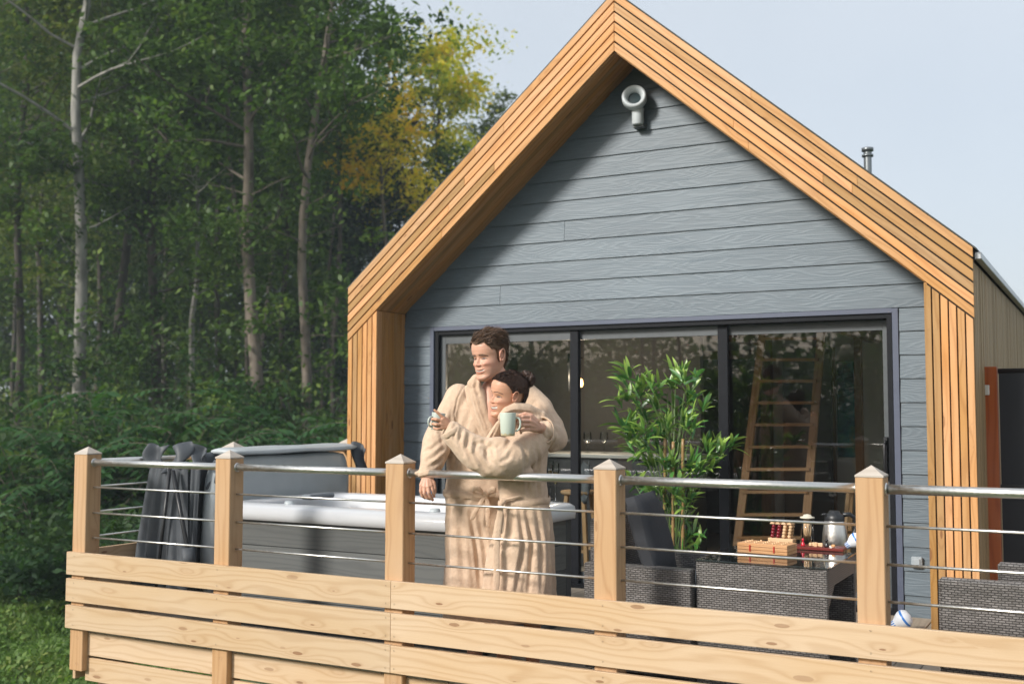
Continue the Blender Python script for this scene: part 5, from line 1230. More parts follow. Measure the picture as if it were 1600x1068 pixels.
def head_mesh(H=.25, W=1.0, smile=1.0, fem=0, openm=0.0, seed=0):
    """a head in its own frame: -Y faces forward, +Z up, origin between the ears; returns V, F, pigment, hair function"""
    nz, nt_ = 190, 200
    tF = [0, .02, .05, .09, .14, .19, .24, .30, .38, .46, .52, .58, .66, .74, .82, .89, .95, .985, 1.0]
    F_ = [.066, .082, .089, .091, .084, .086, .090, .088, .086, .083, .084, .091, .0935, .092, .083, .066, .040, .018, .001]
    B_ = [.040, .030, .016, -.002, -.028, -.048, -.062, -.074, -.088, -.098, -.103, -.106, -.107, -.103, -.093, -.073, -.046, -.022, -.001]
    W_ = [.016, .026, .036, .044, .052, .057, .061, .065, .0690, .0715, .0735, .0755, .0768, .0755, .0695, .057, .037, .018, .001]
    ts = np.linspace(0, 1, nz)**1.0; s = H/.25
    # smooth interpolation through the tables
    def sm(tab):
        xx = np.interp(ts, tF, tab); k = np.ones(7)/7
        y = np.convolve(np.pad(xx, 3, mode='edge'), k, 'valid'); y[:2] = xx[:2]; y[-3:] = xx[-3:]; return y
    Fz, Bz, Wz = sm(F_), sm(B_), sm(W_)*W
    if fem: Wz = Wz*np.interp(ts, [0, .15, .3, .5, 1], [.82, .88, .94, .97, .97]); 
    # angle samples denser to the front
    a = np.linspace(0, 1, nt_, endpoint=False); th = 2*np.pi*a; th = th-.55*np.sin(th)   # th=0 is the front
    X = np.empty((nz, nt_)); Y = np.empty((nz, nt_)); Z = np.repeat(((ts-.5)*H)[:, None], nt_, 1)
    for i in range(nz):
        c = (Fz[i]+Bz[i])/2; hy = (Fz[i]-Bz[i])/2
        ct, st = np.cos(th), np.sin(th); q = np.where(ct > 0, 2.35, 2.1)
        rr = (np.abs(ct)**q+np.abs(st)**q)**(-1/q); X[i] = Wz[i]*st*rr; Y[i] = -(c+hy*ct*rr)
    X *= s; Y *= s
    T = Z/H+.5; fr = np.clip((np.cos(th)[None, :]+.15)/.5, 0, 1)*np.ones_like(T)
    x = X/s; T = T+.028*np.clip((T-.28)/.14, 0, 1)*np.clip((.95-T)/.2, 0, 1)
    g = lambda x0, t0, sx, st_: np.exp(-((x-x0)/sx)**2-((T-t0)/st_)**2)
    g2 = lambda x0, t0, sx, st_: g(x0, t0, sx, st_)+g(-x0, t0, sx, st_)
    fw = np.zeros_like(T)
    fw += .0065*g(0, .490, .0070, .05)+.0115*g(0, .437, .0078, .042)+.0160*g(0, .382, .0105, .032)+.006*g(0, .362, .013, .02)
    fw += .0070*g2(.0122, .362, .0060, .020)-.004*g2(.0065, .335, .004, .008)
    fw += -.0085*g2(.031, .50, .015, .036)+.0062*g2(.031, .495, .0125, .020)-.003*g2(.012, .50, .006, .02)
    fw += .0030*g2(.028, .565, .019, .020)+.002*g(0, .60, .02, .04)
    fw += .0062*g2(.042, .385, .018, .055)*(1+.5*smile)-.003*g2(.055, .24, .014, .06)
    tc = .235+smile*9.0*x**2*1.0                               # mouth line, corners up
    tc = .226+smile*(np.abs(x)/.030)**2*.020
    mw = np.exp(-(np.abs(x)/(.0265+.004*smile))**6)
    op = .012+.05*openm
    up_, lo_ = tc+op*.55, tc-op*.75
    fw += mw*(.0045*np.exp(-((T-up_-.012)/.013)**2)+.0055*np.exp(-((T-lo_+.014)/.015)**2))
    mouth_in = ((T < up_) & (T > lo_) & (np.abs(x) < .0265+.004*smile) & (np.cos(th)[None, :] > .2))
    fw += -.0035*np.exp(-((T-tc)/(op*.7+.004))**2)*mw
    nl = np.abs(x)-(.019+.012*np.clip((.33-T)/.12, 0, 1.3))    # nasolabial fold
    fw += -.0030*smile*np.exp(-(nl/.0035)**2)*np.exp(-((T-.275)/.055)**2)
    fw += .0035*g(0, .075, .018, .04)-.0035*g(0, .150, .02, .02)
    Y = Y-fw*fr*s
    # brow of the temples and jaw softening
    pig = np.zeros((nz, nt_, 3))
    front = np.cos(th)[None, :]*np.ones_like(T) > .1
    lipm = mw*(np.exp(-((T-up_-.010)/.011)**4)+np.exp(-((T-lo_+.012)/.013)**4))*front; pig[..., 0] = np.clip(lipm, 0, 1)*.75
    pig[..., 0] += .42*g2(.045, .36, .022, .06)*front+.34*g(0, .35, .016, .035)*front
    ax_ = np.abs(x)
    brow_c = (.600 if fem else .580)+(.006 if fem else 0)*np.clip((ax_-.012)/.020, 0, 1)-.036*np.clip((ax_-.034)/.02, 0, 2)
    brow = np.exp(-((T-brow_c)/(.0165 if not fem else .0100))**2)*((ax_ > .010) & (ax_ < .053))
    lidc = .500+.013*(1-((ax_-.031)/.0155)**2)
    lash = np.exp(-((T-lidc)/(.0062 if not fem else .0078))**4)*((ax_ > .0155) & (ax_ < .0485))
    lowc = .492-.003*(1-((ax_-.031)/.0155)**2)
    inside = (T < lidc) & (T > lowc) & (ax_ > .018) & (ax_ < .044)
    xi = .031+0*x; iris = inside & (np.abs(ax_-.030) < .0085)
    lowl = .5*np.exp(-((T-lowc+.002)/.0045)**2)*((ax_ > .017) & (ax_ < .046))
    socket_shade = .18*np.exp(-((T-.53)/.02)**2)*np.exp(-((ax_-.03)/.016)**2)  # shade of the eye sockets, painted into the skin colour
    pig[..., 1] = np.clip((brow*.95+lash+lowl+iris*1.0+socket_shade*(1 if fem else .4)), 0, 1)*front
    if not fem: pig[..., 1] += .16*np.clip(1-(T-.0)/.27, 0, 1)*(T < .27)*(np.cos(th)[None, :] > -.2)*(1-np.clip(lipm*2, 0, 1))
    pig[..., 2] = (inside & ~iris & front)*.12
    if openm > 0:
        teeth = mouth_in & (T > tc-op*.35) & (T < up_-.004); dark = mouth_in & ~teeth
        pig[..., 2] = np.maximum(pig[..., 2], teeth*.85); pig[..., 1] = np.where(teeth, 0, pig[..., 1]); pig[..., 1] = np.maximum(pig[..., 1], dark*.85); pig[..., 0] = np.where(mouth_in, 0, pig[..., 0])
    V = np.stack([X, Y, Z], 2).reshape(-1, 3); f = []
    for i in range(nz-1):
        for k in range(nt_): k2 = (k+1) % nt_; f.append((i*nt_+k2, i*nt_+k, (i+1)*nt_+k, (i+1)*nt_+k2))
    f.append(tuple(range(nt_)))
    f.append(tuple((nz-1)*nt_+k for k in reversed(range(nt_))))
    return V, f, pig.reshape(-1, 3), (nz, nt_, th, ts, X, Y, Z)
def ear(side, s=1.0):
    """an ear: a rim curled round a hollow, in head space"""
    L = LUMP(); pts = []; rad = []
    Rz = Matrix.Rotation(R(side*24), 3, 'Z')
    def e(y, z, o): return Vector((side*.073*s, -.004*s, 0))+Rz@(Vector((side*(.006+o), y, z))*s)
    rim = [(-.012, -.004, .0), (-.013, .012, .004), (-.006, .026, .010), (.006, .030, .014), (.016, .024, .017), (.018, .010, .017), (.014, -.006, .014), (.006, -.018, .010), (-.003, -.027, .006), (-.010, -.024, .002), (-.011, -.014, .0)]
    P = [e(*p) for p in rim]; L.chain(P, [.0038*s]*5+[.0040*s]*3+[.0062*s, .0052*s, .004*s], 8)
    in_ = [(.004, .020, .010), (.009, .010, .010), (.006, -.004, .007), (-.002, -.010, .004)]; L.chain([e(*p) for p in in_], [.0032*s]*4, 8)
    L.ell(e(.002, .004, -.001), (.006*s, .014*s, .026*s), Rz); return L
def place_head(origin, fwd, up, scale):
    f = Vector(fwd).normalized(); u = Vector(up); u = (u-f*u.dot(f)).normalized(); y = -f; x = y.cross(u); M = Matrix((x, y, u)).transposed()
    return lambda v: Vector(origin)+M@(Vector(v)*scale), M
def join(parts, name, mat):
    """parts: (V, F, pigment or None) lists merged into ONE mesh"""
    V = []; F = []; Pg = []
    for v, f, p in parts:
        b = len(V); V += [tuple(q) for q in v]; F += [tuple(i+b for i in ff) for ff in f]; Pg += [tuple(q) for q in p] if p is not None else [(0, 0, 0)]*len(v)
    me = bpy.data.meshes.new(name); me.from_pydata(V, [], F); a = me.color_attributes.new('pig', 'FLOAT_COLOR', 'POINT')
    a.data.foreach_set('color', np.concatenate([np.array(Pg), np.ones((len(V), 1))], 1).reshape(-1)); me.polygons.foreach_set('use_smooth', [True]*len(F)); me.materials.append(mat); me.update(); return me
def mparts(me): return ([v.co.copy() for v in me.vertices], [tuple(p.vertices) for p in me.polygons], None)

# ---------------- hair
def hairmat(name, a, b):
    m = NT(name); isr = m.node('NewGeometry').outputs['Random Per Island']; m.base(m.mix(isr, a, b)); m.set(Roughness=.5); m.b.inputs['Specular IOR Level'].default_value = .35; return m.m
M_HM = hairmat('brown_hair', (.028, .015, .009), (.16, .088, .048)); M_HW = hairmat('dark_brown_hair', (.012, .007, .006), (.085, .043, .027))
def strands(name, roots, dirs, L, wd, mat, parent, T, bend=None, seg=4, cap=None):
    V = []; F = []
    for i, (p, d) in enumerate(zip(roots, dirs)):
        p = Vector(p); d = Vector(d).normalized(); l = L[i] if hasattr(L, '__len__') else L; s_ = d.cross(Vector((random.gauss(0, 1), random.gauss(0, 1), random.gauss(0, 1)))).normalized(); b = len(V)
        for k in range(seg+1):
            w_ = wd*(1-.92*(k/seg)**1.5); V += [T(p-s_*w_), T(p+s_*w_)]
            if bend is not None: d = (d+bend(p, d, k)).normalized()
            p = p+d*(l/seg)
        for k in range(seg): j = b+k*2; F.append((j, j+1, j+3, j+2))
    if cap: 
        b = len(V); V += cap[0]; F += [tuple(i+b for i in f) for f in cap[1]]
    me = bpy.data.meshes.new(name); me.from_pydata([tuple(v) for v in V], [], F); me.polygons.foreach_set('use_smooth', [True]*len(F)); me.materials.append(mat); return link(name, me, parent)

# ---------------- hands
def hand(joints, palm, wrist, thumb, vox=.0021, r=.0100, rp=.0175):
    """joints: four lists of finger points from knuckle to tip; palm: knuckle-side points; all world space"""
    L = LUMP()
    for i, J in enumerate(joints):
        rr = r*(.98, 1.04, 1.0, .86)[i]; L.chain(J, [rr*1.08, rr, rr*.93, rr*.80][:len(J)], 12)
        L.chain([wrist, Vector(wrist).lerp(Vector(J[0]), .55), J[0]], [.019, rp, rr*1.25], 14)
    L.chain(thumb, [.014, .0115, .0100, .0082][:len(thumb)], 12); L.chain([wrist, thumb[0]], [.019, .015], 12)
    for a, b in zip(joints[:-1], joints[1:]):
        for t_, r_ in ((.15, 1.75), (.3, 1.65), (.45, 1.5), (.65, 1.4), (.85, 1.25), (1.0, 1.1)): L.cap(Vector(wrist).lerp(Vector(a[0]), t_), Vector(wrist).lerp(Vector(b[0]), t_), r*r_, r*r_)
    return L

# =============================================================== THE MAN
man = empty('person', (-3.07, 5.35, 0), label='smiling man in a beige terry robe with one hand hanging over the handrail', cat='person')
DM = 6.14
HS_M = 1.0
# head
hfwd = (-RT0*.69-FW*.73+Vector((0, 0, -.10))).normalized(); hup = Vector((0, 0, 1))+RT0*.02
Tm, Mm = place_head(PT(765, 556, 6.06), hfwd, Vector((0, 0, 1))-RT0*.03, 1.10)
V, F, pg, hd = head_mesh(.242, 1.02, 1.1, 0, .32)
parts = [([Tm(v) for v in V], F, pg)]
for sd_ in (-1, 1):
    e = ear(sd_).remesh(.0018, 3); parts.append(([Tm(v.co) for v in e.vertices], [tuple(p.vertices) for p in e.polygons], np.tile([.25, 0, 0], (len(e.vertices), 1))))
bl = LUMP()
neckb = PT(779, 614, 6.14); bl.chain([Tm((0, .012, -.055)), Tm((0, .03, -.10)), neckb, PT(778, 640, 6.16)], [.056, .060, .068, .085], 24)
bl.chain([PT(765, 606, 6.085), PT(768, 630, 6.055), PT(768, 652, 6.045), PT(772, 690, 6.06)], [.045, .052, .055, .05], 20)   # chest in the V of the robe
bl.chain([PT(775, 640, 6.16), PT(768, 700, 6.16), PT(763, 780, 6.16)], [.11, .11, .10], 20)
bl.chain([PT(712, 625, 6.16), PT(684, 692, 6.06), PT(669, 738, 5.97)], [.05, .042, .028], 14)
bl.chain([PT(835, 625, 6.16), PT(868, 678, 6.02), PT(843, 668, 5.74)], [.05, .042, .029], 14)
for u in (742, 788): bl.chain([PT(u, 800, 6.16), PT(u-2, 905, 6.14), PT(u, 1000, 6.16), PT(u, 1046, 6.16)], [.085, .055, .05, .036], 16); bl.chain([PT(u, 1050, 6.16), PT(u-14, 1056, 6.04)], [.038, .032], 12)
body = bl.remesh(.007, 4); parts.append(mparts(body))
# right hand hanging over the rail
w0 = PT(668, 741, 5.955)
J = [[PT(662, 757, 5.935), PT(660, 766, 5.925), PT(662, 773, 5.925), PT(665, 778, 5.93)],
     [PT(667, 759, 5.925), PT(667, 769, 5.915), PT(670, 776, 5.918), PT(674, 781, 5.925)],
     [PT(672, 758, 5.925), PT(674, 767, 5.915), PT(676, 774, 5.92), PT(678, 779, 5.93)],
     [PT(676, 756, 5.935), PT(678, 764, 5.93), PT(680, 769, 5.935), PT(680.5, 773, 5.94)]]
J = [[PT(658.5, 757, 5.93), PT(657.5, 767, 5.925), PT(660, 774, 5.93), PT(664, 777.5, 5.94)],
     [PT(663.5, 760, 5.92), PT(663, 770, 5.91), PT(667, 777, 5.918), PT(671.5, 779, 5.93)],
     [PT(669, 760, 5.915), PT(670, 769, 5.905), PT(673, 776, 5.915), PT(676, 780.5, 5.93)],
     [PT(674, 757.5, 5.92), PT(676, 765, 5.915), PT(677.5, 771, 5.92), PT(678.5, 775, 5.93)]]
h1 = hand(J, None, w0, [PT(673, 748, 5.94), PT(677.5, 754, 5.93), PT(679, 762, 5.925), PT(679.5, 769, 5.925)]); hm = h1.remesh(.0021, 3); parts.append(mparts(hm))
# left hand round the mug handle over her shoulder
w1 = PT(843, 669, 5.70)
J = [[PT(828, 651, 5.655), PT(817, 650.5, 5.625), PT(810, 654, 5.62), PT(810, 658, 5.645)],
     [PT(828, 657.5, 5.645), PT(816, 657, 5.61), PT(809.5, 660.5, 5.612), PT(810, 664, 5.64)],
     [PT(828, 664, 5.645), PT(817, 664, 5.61), PT(811, 667, 5.612), PT(811.5, 670, 5.64)],
     [PT(829, 670.5, 5.65), PT(820, 671, 5.62), PT(814, 673, 5.62), PT(814, 676, 5.64)]]
h2 = hand(J, None, w1, [PT(838, 658, 5.68), PT(830, 648.5, 5.67), PT(821, 646, 5.66), PT(813, 648, 5.655)], r=.0102, rp=.019); hm = h2.remesh(.0021, 3); parts.append(mparts(hm))
link('body', join(parts, 'body', M_SKM), man)
# hair: a shell over the scalp and a few thousand short tufts
def scalp(hd, T, line, off, nz0=.30):
    nz, nt_, th, ts, X, Y, Z = hd; V = []; F = []; keep = np.zeros((nz, nt_), bool); n = 0
    for i in range(nz):
        for k in range(nt_): keep[i, k] = line(ts[i], abs(((th[k]+np.pi) % (2*np.pi))-np.pi))
    idm = -np.ones((nz, nt_), int); c0 = np.array([0, .008, .01])
    for i in range(nz):
        for k in range(nt_):
            p = np.array([X[i, k], Y[i, k], Z[i, k]]); d = p-c0; d /= np.linalg.norm(d)+1e-9; q = p+d*off(ts[i], abs(((th[k]+np.pi) % (2*np.pi))-np.pi), keep[i, k]); idm[i, k] = len(V); V.append(q)
    for i in range(nz-1):
        for k in range(nt_):
            k2 = (k+1) % nt_
            if keep[i, k] and keep[i, k2] and keep[i+1, k] and keep[i+1, k2]: F.append((idm[i, k2], idm[i, k], idm[i+1, k], idm[i+1, k2]))
    return np.array(V), F, keep
def line_m(t, a):     # a: angle from the front (0) to the back (pi)
    if a < .62: return t > .785-.02*math.cos(a*5)
    if a < 1.02: return t > .775-.11*(a-.62)/.4
    if a < 1.42: return t > .665-.10*max(0, (a-1.15)/.27)-.17*(a > 1.22)
    if a < 1.95: return t > .56
    return t > .56-.36*min(1, (a-1.95)/.5)
Vs, Fs, keep = scalp(hd, Tm, line_m, lambda t, a, k: (.004+.010*max(0, min(1, (t-.6)/.3))) if k else .0)
nz, nt_ = keep.shape; ids = np.argwhere(keep[:-1]); rs2 = np.random.default_rng(8); roots = []; dirs = []; Ls = []
wts = 1/(1+0*ids[:, 0]); pick = ids[rs2.integers(0, len(ids), 9000)]
for i, k in pick:
    p = Vss = Vs[i*nt_+k]; nrm = p-np.array([0, .01, .0]); nrm = nrm/np.linalg.norm(nrm); t = hd[3][i]; top = max(0, min(1, (t-.68)/.22))
    wv = .5*np.sin(p[0]*95+p[1]*60)
    d = nrm*(.10+.22*top)+np.array([.55*top+wv*.25*top, .30*top+.35*(1-top), .30*top-.80*(1-top)])+rs2.normal(0, .16, 3)
    if top > .2 and p[1] < -.035: d = nrm*.45+np.array([.65+wv*.4, .15, .55])+rs2.normal(0, .16, 3)
    roots.append(p-nrm*.002); dirs.append(d); Ls.append((.014+.022*top)*rs2.uniform(.7, 1.25))
strands('hair', roots, dirs, Ls, .0011, M_HM, man, Tm, bend=lambda p, d, k: Vector((.03, .12, -.12))-(Vector(p)-Vector((0, .01, .01))).normalized()*.10, cap=([Tm(v) for v in Vs], Fs))

# robe
def pl_m(t, th, v):
    k = min(1, max(0, (v-770)/90)); return k*(.035*math.sin(5*th+.8)+.022*math.sin(9*th+2.1)+.008*math.sin(15*th))
rl = LUMP()
rl.loft(interp_secs([(604, 783, 24, .05, 6.20), (612, 780, 44, .08, 6.19), (622, 776, 62, .10, 6.18), (640, 772, 70, .125, 6.17), (670, 770, 71, .135, 6.16), (700, 766, 68, .135, 6.16), (740, 762, 65, .13, 6.16), (765, 756, 62, .125, 6.15), (785, 756, 60, .125, 6.15), (830, 760, 65, .14, 6.15), (900, 763, 70, .15, 6.15), (972, 765, 73, .155, 6.15)]), 96, 0, pl_m)
rl.chain([PT(716, 620, 6.17), PT(697, 658, 6.12), PT(682, 694, 6.06), PT(675, 722, 6.0), PT(667, 738, 5.965)], [.078, .080, .080, .068, .048], 22)
rl.chain([PT(672, 736, 5.96), PT(662, 741, 5.955), PT(650, 739, 5.95)], [.036, .028, .012], 12)
rl.chain([PT(822, 615, 6.17), PT(842, 638, 6.14), PT(860, 668, 6.05), PT(866, 684, 5.98)], [.070, .076, .074, .070], 22)
rl.chain([PT(866, 684, 5.98), PT(858, 680, 5.86), PT(851, 673, 5.80)], [.070, .064, .056], 22)
rl.chain([PT(862, 695, 5.93), PT(856, 690, 5.85)], [.04, .035], 16)
robe = rl.remesh(.0075, 7)
wobble(robe, .010, 6, 3, .004, 17)
strokes(robe, [([(693, 700), (688, 670), (694, 640)], .010, -.008), ([(705, 705), (700, 680), (706, 645)], .010, -.010), ([(665, 720), (680, 712), (694, 700)], .009, -.009), ([(662, 705), (676, 700), (690, 688)], .008, -.007), ([(672, 730), (684, 722), (694, 712)], .009, -.009),
    ([(724, 604), (715, 622), (710, 645), (712, 668)], .005, -.007), ([(735, 640), (722, 680), (716, 720)], .012, -.008), ([(750, 660), (742, 700), (728, 735)], .012, -.008), ([(708, 735), (716, 700)], .01, -.008),
    ([(703, 800), (700, 850), (702, 925)], .014, -.010), ([(718, 800), (722, 860), (724, 925)], .014, -.012), ([(735, 800), (744, 850), (752, 925)], .010, -.016), ([(748, 800), (758, 860), (764, 920)], .012, -.010), ([(716, 770), (704, 790), (699, 815)], .012, -.009), ([(740, 768), (722, 790)], .010, -.008),
    ([(834, 630), (850, 655), (862, 690)], .010, -.008), ([(846, 632), (862, 660), (874, 680)], .009, -.007), ([(870, 672), (862, 690), (852, 700)], .008, -.008)])
finish(robe, 'robe', M_ROBE, man)
# shawl collar
cl = LUMP()
cl.chain([PT(797, 604, 6.20), PT(790, 607, 6.12), PT(780, 610, 6.14)], [.022, .02, .016], 12)
cl.chain([PT(754, 590, 6.06), PT(744, 592, 6.05), PT(738, 600, 6.045), PT(741, 613, 6.045)], [.014, .028, .030, .030], 14)
cl.chain([PT(746, 598, 6.03), PT(748, 612, 6.025)], [.022, .022], 12)
for o_ in (0, 9): cl.chain([PT(741+o_, 612, 6.035), PT(746+o_, 632, 6.02), PT(752+o_, 652, 6.015), PT(760+o_, 672, 6.015), PT(768+o_, 695, 6.02)], [.028, .025, .023, .022, .016], 14)
cl.chain([PT(731, 606, 6.075), PT(736, 630, 6.05), PT(744, 655, 6.035), PT(756, 684, 6.03)], [.022, .020, .018, .014], 12)
c_ = cl.remesh(.0055, 5); wobble(c_, .004, 16, 5)
strokes(c_, [([(745, 592), (743, 604), (748, 616)], .007, -.010), ([(738, 612), (746, 640), (757, 668)], .005, -.006)]); finish(c_, 'collar', M_ROBE2, man)
# cuffs
def cuff(c, ax_, r, h_, tk=.010, sq=1.0, name='cuff', parent=None, up=None):
    a = Vector(ax_).normalized(); u = (Vector(up) if up is not None else Vector((0, 0, 1))); u = (u-a*u.dot(a)).normalized(); w_ = a.cross(u); q = MB(); n = 36; prof = [(r-tk, -h_/2), (r, -h_/2), (r+tk*.5, -h_/4), (r+tk*.5, h_/4), (r, h_/2), (r-tk, h_/2), (r-tk*1.2, 0), (r-tk, -h_/2)]
    for rr, z in prof:
        for k in range(n): th = 2*math.pi*k/n; e = 1+.04*math.sin(3*th+1)+.03*math.sin(5*th); q.v.append(Vector(c)+a*z+u*(rr*e*math.cos(th)*sq)+w_*(rr*e*math.sin(th)))
    for i in range(len(prof)-1):
        for k in range(n): q.face((i*n+k, i*n+(k+1) % n, (i+1)*n+(k+1) % n, (i+1)*n+k), None, 0, True)
    o = q.build(name, M_ROBE, parent); md = o.modifiers.new('u', 'SUBSURF'); md.levels = 1; md.render_levels = 1; return o
cuff(PT(667, 740, 5.96), PT(668, 746, 5.955)-PT(667, 734, 5.965), .046, .03, parent=man)
cuff(PT(850, 674, 5.79), PT(846, 671, 5.74)-PT(856, 679, 5.86), .058, .035, tk=.006, sq=1.3, parent=man)
# belt with a knot
def belt(secv, u, hw, hd, dp, h_, name, parent, mat=M_ROBE, tilt=0):
    q = MB(); n = 80; F2 = Vector((FW.x, FW.y, 0)).normalized()
    for dz, e in ((-.5, 1.0), (-.3, 1.035), (0, 1.045), (.3, 1.035), (.5, 1.0)):
        for k in range(n):
            th = 2*math.pi*k/n; cx, sy = math.cos(th), math.sin(th); rr = (abs(cx)**2.4+abs(sy)**2.4)**(-1/2.4); c = PT(u, secv, dp)
            q.v.append(c+RT0*(hw/FPX*dp*cx*rr*e)+F2*(hd*sy*rr*e)+Vector((0, 0, dz*h_+tilt*cx+.004*math.sin(5*th))))
    for i in range(4):
        for k in range(n): q.face((i*n+k, i*n+(k+1) % n, (i+1)*n+(k+1) % n, (i+1)*n+k), None, 0, True)
    return q.build(name, mat, parent)
belt(772, 756, 61.5, .130, 6.15, .040, 'belt', man, tilt=-.01)
def ribbon(pts, wd, th, name, mat, parent, side=None):
    q = MB(); P = [Vector(p) for p in pts]; n = len(P)
    for i, p in enumerate(P):
        e = .002*math.sin(i*2.1); 
        for sx, sy in ((-1, -1), (1, -1), (1, 1), (-1, 1)): q.v.append(p+(side or RT0)*(sx*wd/2+e)+Vector((FW.x, FW.y, 0))*(sy*th/2))
    for i in range(n-1):
        for k in range(4): q.face((i*4+k, i*4+(k+1) % 4, (i+1)*4+(k+1) % 4, (i+1)*4+k), None, 0, True)
    q.face((3, 2, 1, 0)); b = (n-1)*4; q.face((b, b+1, b+2, b+3)); o = q.build(name, mat, parent); md = o.modifiers.new('u', 'SUBSURF'); md.levels = 2; md.render_levels = 2; return o
def MANKNOT():
    k_ = LUMP().ell(PT(759, 772, 5.99), (.021, .016, .019)).cap(PT(757, 768, 5.985), PT(761, 776, 5.985), .010, .010).remesh(.004, 3)
    finish(k_, 'belt_knot', M_ROBE2, man); U = Vector((0, 0, 1))
    ribbon([PT(757, 771, 5.985), PT(748, 762, 5.97), PT(739, 762, 5.975), PT(738, 770, 5.985), PT(747, 775, 5.985), PT(757, 774, 5.985)], .030, .010, 'belt_loop', M_ROBE2, man, U)
    ribbon([PT(761, 771, 5.985), PT(768, 762, 5.96), PT(776, 764, 5.96), PT(776, 772, 5.975), PT(761, 774, 5.985)], .028, .010, 'belt_loop', M_ROBE2, man, U)
    ribbon([PT(757, 775, 5.985), PT(751, 785, 5.978), PT(745, 795, 5.975), PT(739, 806, 5.975), PT(736, 813, 5.975)], .030, .009, 'belt_end', M_ROBE2, man)
    ribbon([PT(760, 776, 5.985), PT(763, 792, 5.975), PT(762, 808, 5.97), PT(764, 826, 5.965)], .028, .009, 'belt_end', M_ROBE2, man)
MANKNOT()

# =============================================================== THE WOMAN
wom = empty('person', (-2.72, 5.2, 0), label='laughing woman with a dark hair bun in a beige terry robe, raising a mug', cat='person')
wf = (-RT0*.86-FW*.52+Vector((0, 0, .03))).normalized()
Tw, Mw = place_head(PT(793, 617, 5.82), wf, Vector((0, 0, 1))+RT0*.22-FW*.02, .985)
V, F, pg, hdw = head_mesh(.25, .96, 1.25, 1, .75)
parts = [([Tw(v) for v in V], F, pg)]
for sd_ in (-1, 1):
    e = ear(sd_, .92).remesh(.0018, 3); parts.append(([Tw(v.co) for v in e.vertices], [tuple(p.vertices) for p in e.polygons], np.tile([.25, 0, 0], (len(e.vertices), 1))))
bl = LUMP()
bl.chain([Tw((0, .02, -.055)), Tw((0, .035, -.10)), PT(806, 662, 5.84), PT(810, 690, 5.86)], [.047, .047, .055, .08], 20)
bl.chain([PT(812, 690, 5.86), PT(814, 780, 5.87)], [.09, .085], 16)
bl.chain([PT(838, 688, 5.85), PT(786, 728, 5.68), PT(704, 668, 5.70)], [.03, .026, .023], 14)
for u in (788, 832): bl.chain([PT((u-810)*.6+816, 800, 5.90), PT((u-810)*.7+812, 900, 5.89), PT(u+1, 1000, 5.86), PT(u, 1048, 5.88)], [.07, .050, .046, .032], 16); bl.chain([PT(u, 1054, 5.88), PT(u-12, 1062, 5.80)], [.034, .028], 12)
body = bl.remesh(.007, 4); parts.append(mparts(body))
# her hand holding the second mug, index finger up
w2 = PT(701, 664, 5.70)
J = [[PT(693, 653, 5.68), PT(688, 648, 5.675), PT(683.5, 644, 5.67), PT(679, 640.5, 5.668)],
     [PT(689, 657, 5.672), PT(682, 655, 5.66), PT(677, 654, 5.665), PT(675, 655, 5.68)],
     [PT(689, 663, 5.67), PT(682, 663, 5.655), PT(677, 662, 5.662), PT(675.5, 662, 5.68)],
     [PT(691, 668, 5.672), PT(684, 670, 5.66), PT(679, 669, 5.665), PT(677.5, 668, 5.68)]]
h3 = hand(J, None, w2, [PT(697, 656, 5.70), PT(692, 652, 5.72), PT(686, 652, 5.735), PT(681, 653, 5.735)], r=.0082, rp=.0145); hm = h3.remesh(.002, 3); parts.append(mparts(hm))
link('body', join(parts, 'body', M_SKW), wom)
def line_w(t, a):
    if a < .75: return t > .825-.053*a
    if a < 1.30: return t > .785-.17*((a-.75)/.55)**2
    if a < 1.95: return t > .57
    return t > .57-.40*min(1, (a-1.95)/.5)
Vs, Fs, keep = scalp(hdw, Tw, line_w, lambda t, a, k: (.006+.008*max(0, min(1, (a-1.2)/.8))) if k else 0)
bun = np.array([0.0, .100, .080]); ids = np.argwhere(keep[:-1]); pick = ids[rs2.integers(0, len(ids), 9000)]; roots = []; dirs = []; Ls = []
for i, k in pick:
    p = Vs[i*nt_+k]; n_ = p-np.array([0, .01, 0]); n_ /= np.linalg.norm(n_); d = bun-p; dist = np.linalg.norm(d); d = d/dist; d = d-n_*d.dot(n_)*.9; d = d/np.linalg.norm(d)+n_*.03+rs2.normal(0, .045, 3)
    roots.append(p+n_*rs2.uniform(.0, .004)); dirs.append(d); Ls.append(min(dist, .050)*rs2.uniform(.7, 1.1))
for i, k in ids[rs2.integers(0, len(ids), 260)]:
    p = Vs[i*nt_+k]; n_ = p-np.array([0, .01, 0]); n_ /= np.linalg.norm(n_); d = bun-p; d = d/np.linalg.norm(d)+n_*rs2.uniform(.1, .5)+rs2.normal(0, .25, 3); roots.append(p+n_*.003); dirs.append(d); Ls.append(rs2.uniform(.02, .045))
def bw(p, d, k):
    n_ = (Vector(p)-Vector((0, .01, 0))).normalized(); return -n_*.115
strands('hair', roots, dirs, Ls, .0010, M_HW, wom, Tw, bend=bw, cap=([Tw(v) for v in Vs], Fs))
bL = LUMP(); bl2 = []
for k in range(26):
    a = k/26*2*math.pi*2; r_ = .036+.009*math.sin(k*1.7); bl2.append(Vector((r_*math.cos(a)*1.05, .006*math.sin(a*1.5)+.018*math.sin(k*.24), r_*math.sin(a))))
bc = Vector(bun)+Vector((0, .012, .004))
for k in range(25): bL.cap(Tw(bc+bl2[k]), Tw(bc+bl2[k+1]), .012, .012, 10)
bL.ell(Tw(bc), (.046, .044, .046)); bme = bL.remesh(.0028, 2); wobble(bme, .003, 60, 1); finish(bme, 'hair_bun', M_HW, wom)
roots = []; dirs = []
